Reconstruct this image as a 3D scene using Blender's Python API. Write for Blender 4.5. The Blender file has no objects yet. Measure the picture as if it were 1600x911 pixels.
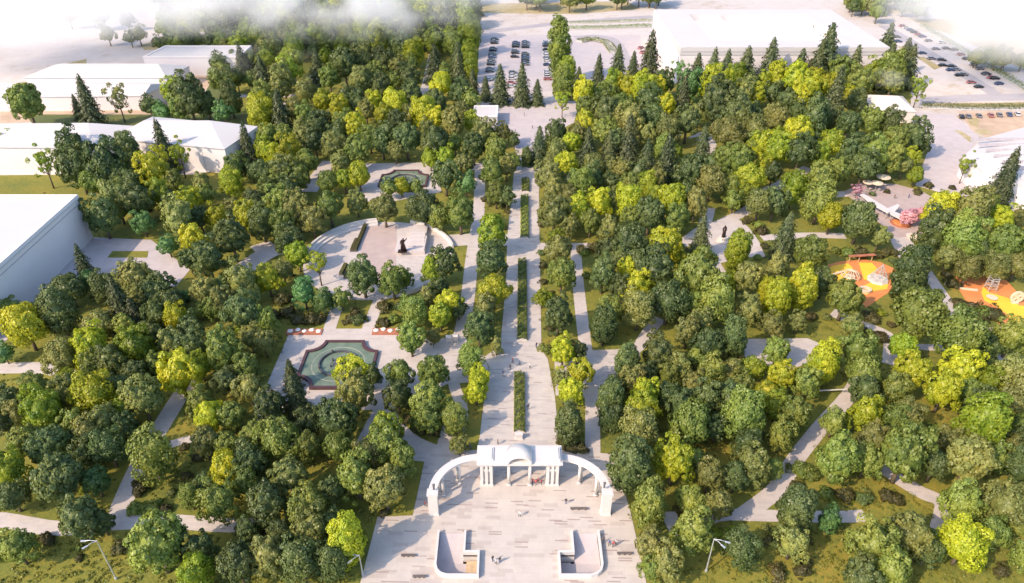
import bpy, bmesh, math, random
import numpy as np
from mathutils import Vector, Matrix
from mathutils.geometry import tessellate_polygon

# ---------------------------------------------------------------- camera, world, sun, exposure
S = bpy.context.scene
C = S.collection
CAM_H, FPX, PITCH = 110.0, 1114.0, math.radians(34.1)
cd = bpy.data.cameras.new('camera'); cam = bpy.data.objects.new('camera', cd); C.objects.link(cam)
cam.location = (0, 0, CAM_H); cam.rotation_euler = (math.pi/2-PITCH, 0, 0)
cd.sensor_width = 36; cd.lens = 36*FPX/1600; cd.clip_end = 12000; cd.clip_start = 1
S.camera = cam

SUN_EL, SUN_DIR = math.radians(38), math.radians(35)     # light travels towards +X, a little towards +Y
w = bpy.data.worlds.new('World'); S.world = w; w.use_nodes = True
nt = w.node_tree; nt.nodes.clear()
sky = nt.nodes.new('ShaderNodeTexSky'); sky.sky_type = 'NISHITA'; sky.sun_disc = False
sky.sun_elevation = SUN_EL; sky.sun_rotation = math.radians(235)
sky.air_density = 1.0; sky.dust_density = 1.6; sky.ozone_density = 2.0
bg = nt.nodes.new('ShaderNodeBackground'); bg.inputs[1].default_value = 0.15
wo = nt.nodes.new('ShaderNodeOutputWorld')
nt.links.new(sky.outputs[0], bg.inputs[0]); nt.links.new(bg.outputs[0], wo.inputs[0])
sd = bpy.data.lights.new('sun', 'SUN'); sun = bpy.data.objects.new('sun', sd); C.objects.link(sun)
sd.energy = 2.3; sd.angle = math.radians(0.5); sd.color = (1.0, 0.79, 0.58)
dirv = Vector((math.cos(SUN_DIR)*math.cos(SUN_EL), math.sin(SUN_DIR)*math.cos(SUN_EL), -math.sin(SUN_EL)))
sun.rotation_euler = dirv.to_track_quat('-Z', 'Y').to_euler(); sun.location = (-100, -60, 200)
S.view_settings.view_transform = 'Standard'; S.view_settings.look = 'None'
S.view_settings.exposure = 1.2; S.view_settings.gamma = 1
S.cycles.volume_bounces = 12; S.cycles.max_bounces = 14; S.cycles.diffuse_bounces = 3
S.cycles.volume_step_rate = 2.0

R = random.Random(7); NR = np.random.default_rng(7)
_s, _c = math.sin(PITCH), math.cos(PITCH)
def G(px, py, z=0.0):
    """ground point (or point at height z) that the photograph shows at pixel px, py"""
    x = (px-800)/FPX; y = (455.5-py)/FPX
    dy = _c+y*_s; dz = -_s+y*_c
    t = (z-CAM_H)/dz
    return x*t, dy*t
def depth(X, Y, Z): return Y*_c+(CAM_H-Z)*_s
def PX(X, Y, Z=0):
    d = depth(X, Y, Z); up = Y*_s+(Z-CAM_H)*_c
    return 800+FPX*X/d, 455.5-FPX*up/d

# ---------------------------------------------------------------- materials
M = {}
def _mat(name):
    m = bpy.data.materials.new(name); m.use_nodes = True; m.node_tree.nodes.clear(); M[name] = m
    n = m.node_tree.nodes; o = n.new('ShaderNodeOutputMaterial'); return m, n, m.node_tree.links, o
def ramp(n, stops):
    r = n.new('ShaderNodeValToRGB'); e = r.color_ramp.elements
    e[0].position = stops[0][0]; e[0].color = (*stops[0][1], 1); e[1].position = stops[-1][0]; e[1].color = (*stops[-1][1], 1)
    for p, c in stops[1:-1]:
        k = e.new(p); k.color = (*c, 1)
    return r
def noise(n, l, coord, scale, detail=4, rough=.6):
    t = n.new('ShaderNodeTexNoise'); t.inputs['Scale'].default_value = scale
    t.inputs['Detail'].default_value = detail; t.inputs['Roughness'].default_value = rough
    l.new(coord, t.inputs['Vector']); return t
def mixc(n, l, fac, a, b, mode='MIX'):
    x = n.new('ShaderNodeMix'); x.data_type = 'RGBA'; x.blend_type = mode
    for s, v in ((0, fac), (6, a), (7, b)):
        if hasattr(v, 'links') or hasattr(v, 'is_linked'): l.new(v, x.inputs[s])
        elif s == 0: x.inputs[0].default_value = v
        else: x.inputs[s].default_value = (*v, 1)
    return x.outputs[2]
def plain(name, col, rough=.7, var=.12, scale=.6, metal=0, bump=0):
    m, n, l, o = _mat(name); p = n.new('ShaderNodeBsdfPrincipled'); g = n.new('ShaderNodeNewGeometry')
    t = noise(n, l, g.outputs['Position'], scale, 5)
    r = ramp(n, [(.3, tuple(c*(1-var) for c in col)), (.7, tuple(min(1, c*(1+var)) for c in col))])
    l.new(t.outputs[0], r.inputs[0]); l.new(r.outputs[0], p.inputs['Base Color'])
    p.inputs['Roughness'].default_value = rough; p.inputs['Metallic'].default_value = metal
    if bump:
        b = n.new('ShaderNodeBump'); b.inputs['Strength'].default_value = bump; l.new(t.outputs[0], b.inputs['Height']); l.new(b.outputs[0], p.inputs['Normal'])
    l.new(p.outputs[0], o.inputs[0]); return m
def foliage(name, c0, c1, trans=.22):
    m, n, l, o = _mat(name)
    tc = n.new('ShaderNodeTexCoord'); oi = n.new('ShaderNodeObjectInfo')
    add = n.new('ShaderNodeVectorMath'); add.operation = 'ADD'; l.new(tc.outputs['Object'], add.inputs[0]); l.new(oi.outputs['Location'], add.inputs[1])
    t = noise(n, l, add.outputs[0], 3.2, 5, .7)
    r = ramp(n, [(.33, c0), (.68, c1)]); l.new(t.outputs[0], r.inputs[0])
    hs = n.new('ShaderNodeHueSaturation')
    mr = n.new('ShaderNodeMapRange'); mr.inputs[3].default_value = .485; mr.inputs[4].default_value = .515; l.new(oi.outputs['Random'], mr.inputs[0]); l.new(mr.outputs[0], hs.inputs['Hue'])
    mu = n.new('ShaderNodeMath'); mu.operation = 'MULTIPLY'; mu.inputs[1].default_value = 7.31; l.new(oi.outputs['Random'], mu.inputs[0])
    fr = n.new('ShaderNodeMath'); fr.operation = 'FRACT'; l.new(mu.outputs[0], fr.inputs[0])
    mv = n.new('ShaderNodeMapRange'); mv.inputs[3].default_value = .78; mv.inputs[4].default_value = 1.3; l.new(fr.outputs[0], mv.inputs[0]); l.new(mv.outputs[0], hs.inputs['Value'])
    t2 = noise(n, l, add.outputs[0], .9, 2, .5); r2 = ramp(n, [(.44, (0, 0, 0)), (.72, (.75, .75, .75))]); l.new(t2.outputs[0], r2.inputs[0])
    wm = tuple(x*y for x, y in zip(c1, (1.12, 1.02, .8))) if c1[0] < .3 else tuple(x*y for x, y in zip(c0, (.75, .92, 1.2)))
    l.new(mixc(n, l, r2.outputs[0], r.outputs[0], wm), hs.inputs['Color'])
    d = n.new('ShaderNodeBsdfDiffuse'); tr = n.new('ShaderNodeBsdfTranslucent'); mx = n.new('ShaderNodeMixShader'); mx.inputs[0].default_value = trans
    l.new(hs.outputs[0], d.inputs[0]); l.new(hs.outputs[0], tr.inputs[0]); l.new(d.outputs[0], mx.inputs[1]); l.new(tr.outputs[0], mx.inputs[2])
    gl = n.new('ShaderNodeBsdfGlossy'); gl.inputs['Roughness'].default_value = .45; m2 = n.new('ShaderNodeMixShader'); m2.inputs[0].default_value = .03
    l.new(mx.outputs[0], m2.inputs[1]); l.new(gl.outputs[0], m2.inputs[2]); l.new(m2.outputs[0], o.inputs[0]); return m
foliage('leaf_D', (.046, .080, .028), (.130, .168, .050))
foliage('leaf_G', (.092, .142, .026), (.230, .278, .058))
foliage('leaf_O', (.112, .140, .034), (.262, .275, .080))
foliage('leaf_Y', (.27, .31, .018), (.58, .57, .035), .35)
foliage('leaf_L', (.18, .25, .018), (.42, .46, .038), .35)
foliage('leaf_M', (.075, .165, .050), (.16, .29, .09), .3)
foliage('leaf_C', (.036, .058, .024), (.095, .115, .042), .12)
foliage('leaf_S', (.045, .050, .020), (.115, .105, .034))
foliage('leaf_U', (.095, .115, .022), (.20, .20, .035))
foliage('leaf_pink', (.50, .24, .28), (.72, .42, .46), .3)
plain('bark', (.13, .10, .07), .9, .3, 3)
plain('white_wall', (.73, .68, .675), .75, .03, .12)
plain('white_roof', (.54, .51, .495), .8, .03, .08)
plain('dais_stone', (.54, .48, .46), .7, .05, .8)
plain('white_stone', (.60, .56, .525), .6, .05, .8)
plain('joint', (.44, .40, .42), .8)
plain('beige_stone', (.62, .55, .48), .7, .08, 1)
plain('dark_red_stone', (.085, .04, .045), .5, .2, 1.5)
plain('dark_stone', (.09, .09, .10), .5, .2, 2)
plain('bronze', (.055, .035, .03), .45, .3, 2, .6)
plain('metal_grey', (.55, .56, .57), .4, .05, 2, .5)
plain('wood_dark', (.12, .10, .09), .7, .2, 2)
plain('wood_tan', (.50, .36, .22), .7, .2, 2)
plain('cream', (.66, .54, .39), .7, .04, 1)
plain('soil_red', (.38, .14, .08), .9, .25, 1.2)
plain('white_flower', (.85, .75, .68), .9, .1, 3)
plain('asphalt', (.36, .33, .34), .9, .08, .15)
plain('kerb', (.60, .56, .52), .8, .06, 1)
plain('tan_earth', (.47, .34, .24), .95, .2, .15)
plain('rubber_orange', (.66, .23, .07), .85, .12, .35)
plain('rubber_yellow', (.85, .50, .04), .85, .08, .35)
plain('rope_grey', (.42, .42, .40), .7, .1, 2)
plain('car_black', (.02, .02, .025), .3); plain('car_grey', (.16, .16, .18), .3); plain('car_silver', (.5, .5, .52), .3)
plain('car_red', (.36, .13, .13), .3); plain('car_blue', (.05, .08, .18), .3); plain('tyre', (.02, .02, .02), .9)
plain('glass_dark', (.03, .035, .04), .15)
plain('skin', (.45, .27, .19), .6); plain('cloth_red', (.42, .06, .07)); plain('cloth_blue', (.06, .09, .22)); plain('cloth_black', (.03, .03, .035))
plain('cloth_white', (.7, .7, .68)); plain('cloth_brown', (.18, .10, .07)); plain('hair', (.03, .02, .015)); plain('lamp_glass', (.75, .75, .72), .3)

def paving(name, cols, u, v, dark, rot=1.5, seam=.02, streak=True):
    """slab paving: long slabs of two tones, a finer course, and here and there one dark strip"""
    m, n, l, o = _mat(name); p = n.new('ShaderNodeBsdfPrincipled'); g = n.new('ShaderNodeNewGeometry')
    mp = n.new('ShaderNodeMapping'); mp.inputs['Rotation'].default_value = (0, 0, math.radians(rot)); l.new(g.outputs['Position'], mp.inputs[0])
    def brick(bw, bh, off, c1, c2, ms, sh=(0, 0, 0)):
        a = n.new('ShaderNodeVectorMath'); a.operation = 'ADD'; a.inputs[1].default_value = sh; l.new(mp.outputs[0], a.inputs[0])
        b = n.new('ShaderNodeTexBrick'); b.offset = off; b.inputs['Color1'].default_value = (*c1, 1); b.inputs['Color2'].default_value = (*c2, 1)
        b.inputs['Scale'].default_value = 1; b.inputs['Mortar Size'].default_value = ms; b.inputs['Brick Width'].default_value = bw; b.inputs['Row Height'].default_value = bh
        b.inputs['Mortar'].default_value = (*[x*.8 for x in c1], 1); l.new(a.outputs[0], b.inputs[0]); return b
    A = brick(u, v, .37, cols[0], cols[1], seam)
    B = brick(u*.62, v*.5, .5, (0, 0, 0), (1, 1, 1), 0, (3.1, 1.7, 0)); B.inputs['Mortar'].default_value = (0, 0, 0, 1)
    rr = ramp(n, [(.80, (0, 0, 0)), (.84, (1, 1, 1))]); l.new(B.outputs[0], rr.inputs[0])
    c = mixc(n, l, rr.outputs[0], A.outputs[0], cols[2])
    if streak:
        D = brick(u*.55, .26, .41, (0, 0, 0), (1, 1, 1), 0, (11.3, .6, 0)); D.inputs['Mortar'].default_value = (0, 0, 0, 1)
        rd = ramp(n, [(1-dark, (0, 0, 0)), (1-dark+.01, (1, 1, 1))]); l.new(D.outputs[0], rd.inputs[0])
        c = mixc(n, l, rd.outputs[0], c, cols[3])
    t = noise(n, l, g.outputs['Position'], .35, 6, .65); rs = ramp(n, [(.3, (.90, .88, .88)), (.7, (1.05, 1.05, 1.05))]); l.new(t.outputs[0], rs.inputs[0])
    c = mixc(n, l, 1.0, c, rs.outputs[0], 'MULTIPLY')
    l.new(c, p.inputs['Base Color']); p.inputs['Roughness'].default_value = .8; l.new(p.outputs[0], o.inputs[0]); return m
paving('pave_entry', ((.53, .47, .41), (.50, .445, .40), (.455, .395, .35), (.34, .27, .24)), 4.4, 1.6, .05)
paving('pave_prom', ((.53, .475, .42), (.49, .44, .405), (.455, .41, .375), (.34, .28, .25)), 3.6, 1.1, .03)
paving('pave_path', ((.54, .475, .43), (.50, .45, .41), (.48, .43, .40), (.36, .32, .30)), 2.4, 1.2, .01)
paving('pave_plain', ((.50, .44, .43), (.48, .425, .42), (.47, .42, .415), (.45, .40, .41)), 9, 5, .01, streak=False)
paving('pave_brown', ((.46, .36, .32), (.42, .34, .32), (.44, .35, .31), (.5, .45, .46)), 1.6, .8, .01, streak=False)

def lawn_mat(name, stops, s1=.06, s2=.9):
    m, n, l, o = _mat(name); p = n.new('ShaderNodeBsdfPrincipled'); g = n.new('ShaderNodeNewGeometry')
    a = noise(n, l, g.outputs['Position'], s1, 5, .6); b = noise(n, l, g.outputs['Position'], s2, 5, .75)
    mx = n.new('ShaderNodeMath'); mx.operation = 'ADD'; h = n.new('ShaderNodeMath'); h.operation = 'MULTIPLY'; h.inputs[1].default_value = .5
    l.new(a.outputs[0], mx.inputs[0]); l.new(b.outputs[0], mx.inputs[1]); l.new(mx.outputs[0], h.inputs[0])
    r = ramp(n, stops); l.new(h.outputs[0], r.inputs[0]); l.new(r.outputs[0], p.inputs['Base Color']); p.inputs['Roughness'].default_value = .95
    bp = n.new('ShaderNodeBump'); bp.inputs['Strength'].default_value = .6; bp.inputs['Distance'].default_value = .25; l.new(b.outputs[0], bp.inputs['Height']); l.new(bp.outputs[0], p.inputs['Normal'])
    l.new(p.outputs[0], o.inputs[0]); return m
lawn_mat('lawn', [(.36, (.085, .11, .02)), (.46, (.15, .16, .022)), (.56, (.22, .195, .026)), (.66, (.30, .20, .032))])
lawn_mat('lawn_green', [(.36, (.06, .085, .025)), (.5, (.10, .12, .03)), (.64, (.16, .15, .035))])
lawn_mat('field', [(.36, (.22, .19, .07)), (.5, (.36, .29, .14)), (.64, (.50, .42, .30))], .02, .3)
lawn_mat('ground_pale', [(.34, (.36, .28, .18)), (.44, (.50, .44, .40)), (.56, (.54, .49, .465)), (.66, (.42, .34, .24))], .012, .12)
def water_mat():
    m, n, l, o = _mat('pool_water'); p = n.new('ShaderNodeBsdfPrincipled'); g = n.new('ShaderNodeNewGeometry')
    t = noise(n, l, g.outputs['Position'], .5, 4); r = ramp(n, [(.35, (.12, .165, .115)), (.65, (.175, .225, .16))]); l.new(t.outputs[0], r.inputs[0]); l.new(r.outputs[0], p.inputs['Base Color'])
    t2 = noise(n, l, g.outputs['Position'], 3, 3); b = n.new('ShaderNodeBump'); b.inputs['Strength'].default_value = .12; l.new(t2.outputs[0], b.inputs['Height']); l.new(b.outputs[0], p.inputs['Normal'])
    p.inputs['Roughness'].default_value = .3; l.new(p.outputs[0], o.inputs[0])
water_mat()

# ---------------------------------------------------------------- mesh helpers
def link_obj(name, me, parent=None):
    o = bpy.data.objects.new(name, me); C.objects.link(o)
    if parent: o.parent = parent
    return o
def obj(name, bm, mats, parent=None, smooth=False, loc=None):
    bmesh.ops.recalc_face_normals(bm, faces=bm.faces[:])
    me = bpy.data.meshes.new(name); bm.to_mesh(me); bm.free()
    for m in ([mats] if isinstance(mats, str) else mats): me.materials.append(M[m])
    if smooth: me.polygons.foreach_set('use_smooth', [True]*len(me.polygons))
    o = link_obj(name, me, parent)
    if loc: o.location = loc
    return o
def tag(o, label=None, cat=None, group=None, kind=None):
    if label: o['label'] = label
    if cat: o['category'] = cat
    if group: o['group'] = group
    if kind: o['kind'] = kind
    return o
def empty(name, loc, label, cat, group=None, rz=0):
    o = bpy.data.objects.new(name, None); C.objects.link(o); o.location = loc; o.rotation_euler = (0, 0, rz); o.empty_display_size = .5
    return tag(o, label, cat, group)
def B(): return bmesh.new()
def box(bm, x0, y0, z0, x1, y1, z1, mi=0, mat=None):
    v = [bm.verts.new((x, y, z)) for z in (z0, z1) for x, y in ((x0, y0), (x1, y0), (x1, y1), (x0, y1))]
    if mat is not None:
        for a in v: a.co = mat @ a.co
    for f in ((3, 2, 1, 0), (4, 5, 6, 7), (0, 1, 5, 4), (1, 2, 6, 5), (2, 3, 7, 6), (3, 0, 4, 7)):
        bm.faces.new([v[i] for i in f]).material_index = mi
    return v
def prism(bm, pts, z0, z1, holes=(), mi=0):
    """an outline (with holes) pulled up from z0 to z1"""
    loops = [pts]+list(holes)
    tris = tessellate_polygon([[Vector((x, y, 0)) for x, y in q] for q in loops])
    flat = [p for q in loops for p in q]
    top = [bm.verts.new((x, y, z1)) for x, y in flat]; bot = [bm.verts.new((x, y, z0)) for x, y in flat]
    for t in tris:
        try:
            bm.faces.new([top[i] for i in t]).material_index = mi; bm.faces.new([bot[i] for i in reversed(t)]).material_index = mi
        except ValueError: pass
    k = 0
    for q in loops:
        for i in range(len(q)):
            a, b = k+i, k+(i+1) % len(q)
            try: bm.faces.new((bot[a], bot[b], top[b], top[a])).material_index = mi
            except ValueError: pass
        k += len(q)
def cyl(bm, x, y, z0, z1, r0, r1=None, n=12, mi=0, cap=True):
    r1 = r0 if r1 is None else r1
    a = [bm.verts.new((x+r0*math.cos(2*math.pi*i/n), y+r0*math.sin(2*math.pi*i/n), z0)) for i in range(n)]
    b = [bm.verts.new((x+r1*math.cos(2*math.pi*i/n), y+r1*math.sin(2*math.pi*i/n), z1)) for i in range(n)]
    for i in range(n): bm.faces.new((a[i], a[(i+1) % n], b[(i+1) % n], b[i])).material_index = mi
    if cap:
        bm.faces.new(b).material_index = mi; bm.faces.new(a[::-1]).material_index = mi
def tube(bm, pts, rad, n=6, mi=0):
    """a tapering tube through 3-D points"""
    rings = []
    for i, p in enumerate(pts):
        p = Vector(p); d = (Vector(pts[min(i+1, len(pts)-1)])-Vector(pts[max(i-1, 0)])).normalized()
        u = d.orthogonal().normalized(); v = d.cross(u); r = rad[i] if isinstance(rad, (list, tuple)) else rad
        if i and rings:
            u0 = (rings[-1][0].co-Vector(pts[i-1])).normalized(); u = (u0-d*u0.dot(d)).normalized(); v = d.cross(u)
        rings.append([bm.verts.new(p+(u*math.cos(2*math.pi*k/n)+v*math.sin(2*math.pi*k/n))*r) for k in range(n)])
    for a, b in zip(rings, rings[1:]):
        for k in range(n): bm.faces.new((a[k], a[(k+1) % n], b[(k+1) % n], b[k])).material_index = mi
    bm.faces.new(rings[0][::-1]).material_index = mi; bm.faces.new(rings[-1]).material_index = mi
def GP(pts, z=0): return [G(x, y, z) for x, y in pts]
def inside(p, poly):
    x, y = p; c = False
    for i in range(len(poly)):
        (x1, y1), (x2, y2) = poly[i], poly[i-1]
        if (y1 > y) != (y2 > y) and x < (x2-x1)*(y-y1)/(y2-y1)+x1: c = not c
    return c
def stroke(pts, wid):
    """outline of a path of the given width (metres) along smoothed ground points"""
    P = [Vector(p) for p in pts]
    if len(P) > 2:
        Q = []
        for i in range(len(P)-1):
            a, b, c2, d = P[max(i-1, 0)], P[i], P[i+1], P[min(i+2, len(P)-1)]
            for k in range(4):
                t = k/4; Q.append(.5*((2*b)+(c2-a)*t+(2*a-5*b+4*c2-d)*t*t+(3*b-a-3*c2+d)*t**3))
        Q.append(P[-1]); P = Q
    Lf, Rt = [], []
    for i, p in enumerate(P):
        d = (P[min(i+1, len(P)-1)]-P[max(i-1, 0)]).normalized(); nrm = Vector((-d.y, d.x))*wid/2
        Lf.append(tuple(p+nrm)); Rt.append(tuple(p-nrm))
    return Rt+Lf[::-1]
# ---------------------------------------------------------------- the setting
AX = 1.2                                   # the promenade's axis at the gate
def pit(mir):
    p = [(-14.4, 83.4), (-14.4, 76.4), (-14.1, 75.4), (-13.4, 74.7), (-12.4, 74.4), (-7.3, 74.4), (-7.3, 78.7), (-9.9, 78.7), (-9.9, 83.4)]
    return [(AX+mir*x, y) for x, y in p]
PITS = [pit(1), pit(-1)]
gb = B(); prism(gb, [(-6000, -3000), (6000, -3000), (6000, 9000), (-6000, 9000)], -.5, 0, PITS); tag(obj('ground', gb, 'ground_pale'), kind='structure')
PARK = GP([(-160, 276), (0, 274), (110, 273), (300, 273), (372, 262), (400, 235), (398, 205), (340, 160), (345, 60), (300, 44), (345, 30), (742, -10), (750, 28), (745, 150), (735, 200),
           (860, 200), (895, 192), (872, 175), (900, 142), (1000, 132), (1385, 120), (1424, 130), (1422, 190), (1450, 235), (1430, 290), (1600, 337)])
PARK = [(-420, 239), (-420, 40), (420, 40), (330, 120)]+PARK[::-1]
lb = B(); prism(lb, PARK, -.2, .05, PITS); tag(obj('lawn', lb, 'lawn'), kind='structure')
def sheet(name, px, z, mat, world=None, kind='structure', z0=-.1, holes=()):
    b = B(); poly = world if world else GP(px); prism(b, poly, z0, z, holes, 0); o = obj(name, b, mat); tag(o, kind=kind); return poly
PAVED = []
PAVED.append(sheet('entry_plaza', [(540, 1000), (590, 808), (645, 806), (667, 704), (745, 704), (876, 704), (958, 710), (985, 800), (1030, 1000)], .12, 'pave_entry', holes=PITS))
PROM = [(746, 703), (750, 680), (757, 620), (765, 575), (757, 558), (782, 540), (790, 450), (793, 366), (800, 300), (806, 240), (845, 240), (842, 300), (843, 370), (846, 545), (856, 562), (867, 620), (875, 703)]
PAVED.append(sheet('promenade', PROM, .125, 'pave_prom'))
PAVED.append(sheet('upper_square', [(735, 203), (746, 150), (770, 158), (905, 158), (897, 192), (853, 214), (845, 239), (806, 239), (799, 206)], .122, 'pave_plain'))
PAVED.append(sheet('fountain_terrace', [(455, 514), (640, 514), (690, 545), (700, 600), (612, 640), (398, 645)], .105, 'pave_path'))
PAVED.append(sheet('fountain_terrace', [(560, 256), (680, 254), (690, 300), (600, 318), (555, 312)], .105, 'pave_path'))
mc = G(593, 403); MONR = 22.0
circ = [(mc[0]+MONR*math.cos(a*math.pi/24), mc[1]+MONR*math.sin(a*math.pi/24)) for a in range(48)]
PAVED.append(sheet('monument_plaza', None, .115, 'pave_path', circ))
sheet('monument_carpet', [(576, 352), (620, 352), (618, 446), (548, 446)], .15, 'pave_brown')
PAVED.append(sheet('side_square', [(663, 552), (692, 528), (722, 538), (757, 557), (764, 577), (757, 596), (700, 600), (668, 580)], .11, 'pave_prom'))
PAVED.append(sheet('side_square', [(866, 545), (915, 548), (1000, 545), (1000, 560), (945, 602), (915, 622), (868, 618)], .11, 'pave_prom'))
PAVED.append(sheet('statue_square', [(1060, 376), (1085, 358), (1125, 343), (1150, 340), (1170, 356), (1186, 378), (1196, 402), (1160, 402), (1118, 414), (1108, 390)], .11, 'pave_path'))
PAVED.append(sheet('cafe_terrace', [(1318, 300), (1350, 284), (1400, 288), (1440, 299), (1480, 322), (1462, 345), (1440, 368), (1400, 372), (1362, 338)], .11, 'pave_brown'))
PAVED.append(sheet('path_crossing', [(1160, 530), (1262, 529), (1290, 541), (1268, 566), (1235, 578), (1165, 566)], .11, 'pave_path'))
PAVED.append(sheet('forecourt', [(147, 371), (183, 373), (236, 375), (297, 422), (268, 456), (235, 440), (160, 436), (95, 458), (40, 505), (-120, 650), (-120, 600)], .1, 'pave_plain'))
for q in ([(176, 393), (232, 393), (230, 403), (168, 403)], [(160, 429), (200, 428), (194, 441), (152, 441)]): sheet('lawn_island', q, .17, 'lawn')
strokes = [([(-60, 812), (0, 812), (90, 826), (175, 818), (260, 815), (340, 820), (400, 822)], 3.2), ([(180, 815), (205, 755), (232, 700), (262, 650), (284, 615), (300, 590)], 4.0),
 ([(215, 730), (240, 706), (275, 692), (308, 684)], 2.2), ([(590, 620), (603, 636), (618, 664), (648, 690), (680, 704)], 3.0), ([(704, 660), (694, 690), (690, 706)], 2.6), ([(640, 706), (700, 712)], 4.5),
 ([(513, 520), (527, 480), (545, 445)], 3.2), ([(573, 520), (588, 480), (606, 445)], 3.2), ([(750, 255), (748, 330), (738, 400), (731, 464), (721, 520), (714, 545)], 3.8), ([(707, 590), (712, 610), (722, 640), (716, 680)], 2.6),
 ([(690, 377), (745, 374), (797, 376)], 7), ([(840, 385), (930, 385), (1000, 380), (1075, 380)], 4), ([(370, 428), (425, 392), (475, 385)], 7), ([(400, 395), (430, 385)], 9), ([(899, 380), (903, 440), (912, 520), (917, 560), (925, 620), (926, 712)], 3.2),
 ([(975, 556), (997, 542), (1016, 515), (1032, 498)], 3.2), ([(1045, 800), (1062, 830), (1120, 806), (1200, 806), (1300, 808), (1352, 806)], 2.7), ([(1160, 806), (1213, 765), (1245, 715), (1285, 665), (1325, 620), (1345, 585)], 3.4),
 ([(1370, 725), (1430, 765), (1473, 788), (1468, 830)], 3.4), ([(1300, 488), (1350, 509), (1391, 530), (1391, 570)], 4), ([(1391, 530), (1430, 541), (1470, 543), (1530, 535)], 2.4), ([(1445, 422), (1475, 465), (1500, 500), (1535, 537), (1562, 562), (1620, 580)], 3.4),
 ([(1128, 348), (1162, 332), (1180, 320)], 4), ([(1114, 405), (1130, 432)], 3), ([(1190, 372), (1260, 368), (1320, 369)], 3.4), ([(1102, 350), (1108, 325)], 4), ([(1395, 360), (1410, 380), (1422, 405)], 6.5), ([(1290, 305), (1325, 303)], 4),
 ([(1062, 232), (1100, 208), (1112, 232), (1078, 250)], 3.4), ([(1195, 300), (1235, 280), (1262, 262)], 4), ([(1318, 230), (1350, 222)], 4), ([(482, 300), (498, 275), (516, 252)], 6), ([(440, 168), (475, 142)], 5), ([(470, 140), (492, 118)], 4),
 ([(652, 168), (668, 130), (682, 55)], 5), ([(-60, 578), (78, 576), (120, 600)], 4), ([(370, 150), (470, 150)], 4), ([(985, 300), (1010, 285)], 3), ([(1060, 210), (1040, 230)], 3), ([(690, 262), (750, 262)], 5), ([(415, 640), (440, 700)], 5), ([(560, 700), (590, 640)], 2)]
for i, (p, wd) in enumerate(strokes):
    PAVED.append(sheet('path', None, .075+i*.0009, 'pave_path', stroke(GP(p), wd)))
def paved(x, y, m=0):
    return any(inside((x+dx, y+dy), q) for q in PAVED for dx, dy in (((0, 0),) if not m else ((m, 0), (-m, 0), (0, m), (0, -m))))
# lawns and fields outside the park
sheet('lawn', [(40, 179), (395, 179), (402, 204), (60, 206)], .06, 'lawn_green'); sheet('lawn', [(330, 128), (345, 110), (345, 178), (300, 178)], .07, 'lawn_green')
sheet('service_yard', [(0, 172), (245, 172), (262, 150), (330, 150), (330, 178), (0, 193)], .03, 'tan_earth')
sheet('service_yard', [(235, 118), (350, 118), (345, 140), (250, 140)], .03, 'tan_earth')
for q in ([(40, 128), (95, 122), (85, 132), (-10, 140), (-60, 140)], [(95, 102), (135, 92), (135, 100), (90, 108)], [(220, 70), (260, 58), (350, 52), (352, 66), (300, 76), (225, 78)], [(640, 8), (980, 2), (1000, 14), (900, 22), (700, 20)], [(1290, -12), (1440, -12), (1430, 22), (1360, 20)],
          [(1402, 73), (1418, 72), (1436, 84), (1430, 88)], [(1432, 89), (1444, 89), (1470, 105), (1460, 109)], [(1440, 162), (1600, 160), (1700, 160), (1700, 171), (1440, 170)], [(1510, 182), (1530, 186), (1528, 200), (1516, 196)], [(1490, 203), (1503, 205), (1525, 220), (1515, 222)],
          [(1520, 202), (1545, 202), (1550, 210), (1530, 211)], [(1420, 30), (1530, 30), (1600, 60), (1700, 120), (1640, 130), (1500, 60)]):
    sheet('field', q, .068, 'field')
for i, (p, wd) in enumerate([([(1440, 158), (1520, 153), (1700, 150)], 9), ([(742, 52), (880, 36), (1020, 26)], 7), ([(900, 60), (935, 58), (962, 70), (985, 130)], 9), ([(-60, 60), (60, 40), (190, -5)], 9), ([(1380, 40), (1480, 100), (1560, 150)], 7)]):
    sheet('road', None, .055+.004*i, 'asphalt', stroke(GP(p), wd))
sheet('parking_bays', [(1496, 174), (1640, 174), (1640, 190), (1545, 216), (1520, 205)], .06, 'tan_earth')
sheet('car_park', [(752, 55), (1000, 55), (1010, 135), (745, 148)], .04, 'pave_plain')
sheet('right_square', [(1425, 175), (1490, 178), (1530, 215), (1509, 244), (1535, 270), (1600, 295), (1750, 330), (1750, 372), (1600, 335), (1432, 287), (1450, 235)], .055, 'pave_plain')
sheet('playground_surface', [(1282, 428), (1288, 415), (1312, 409), (1345, 405), (1375, 410), (1400, 421), (1396, 437), (1392, 455), (1372, 468), (1352, 482), (1343, 465), (1312, 457), (1290, 446)], .10, 'rubber_orange')
sheet('playground_surface', [(1481, 426), (1500, 436), (1530, 434), (1553, 431), (1572, 438), (1590, 458), (1650, 478), (1680, 520), (1600, 522), (1572, 515), (1548, 496), (1515, 480), (1503, 460)], .10, 'rubber_orange')
for q in ([(1290, 424), (1300, 416), (1325, 412), (1333, 420), (1322, 430), (1326, 443), (1312, 452), (1302, 440), (1300, 430)], [(1342, 411), (1362, 411), (1370, 420), (1366, 436), (1350, 438), (1346, 425)], [(1350, 447), (1365, 440), (1388, 444), (1386, 452), (1366, 455), (1352, 462)],
          [(1536, 448), (1546, 458), (1575, 466), (1592, 478), (1640, 482), (1640, 500), (1600, 500), (1582, 515), (1576, 508), (1577, 494), (1556, 479), (1538, 470), (1533, 458)]):
    sheet('playground_patch', q, .13, 'rubber_yellow')
PLAY = [GP([(1278, 400), (1405, 400), (1405, 485), (1278, 470)]), GP([(1478, 424), (1650, 424), (1650, 530), (1500, 500)])]

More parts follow.
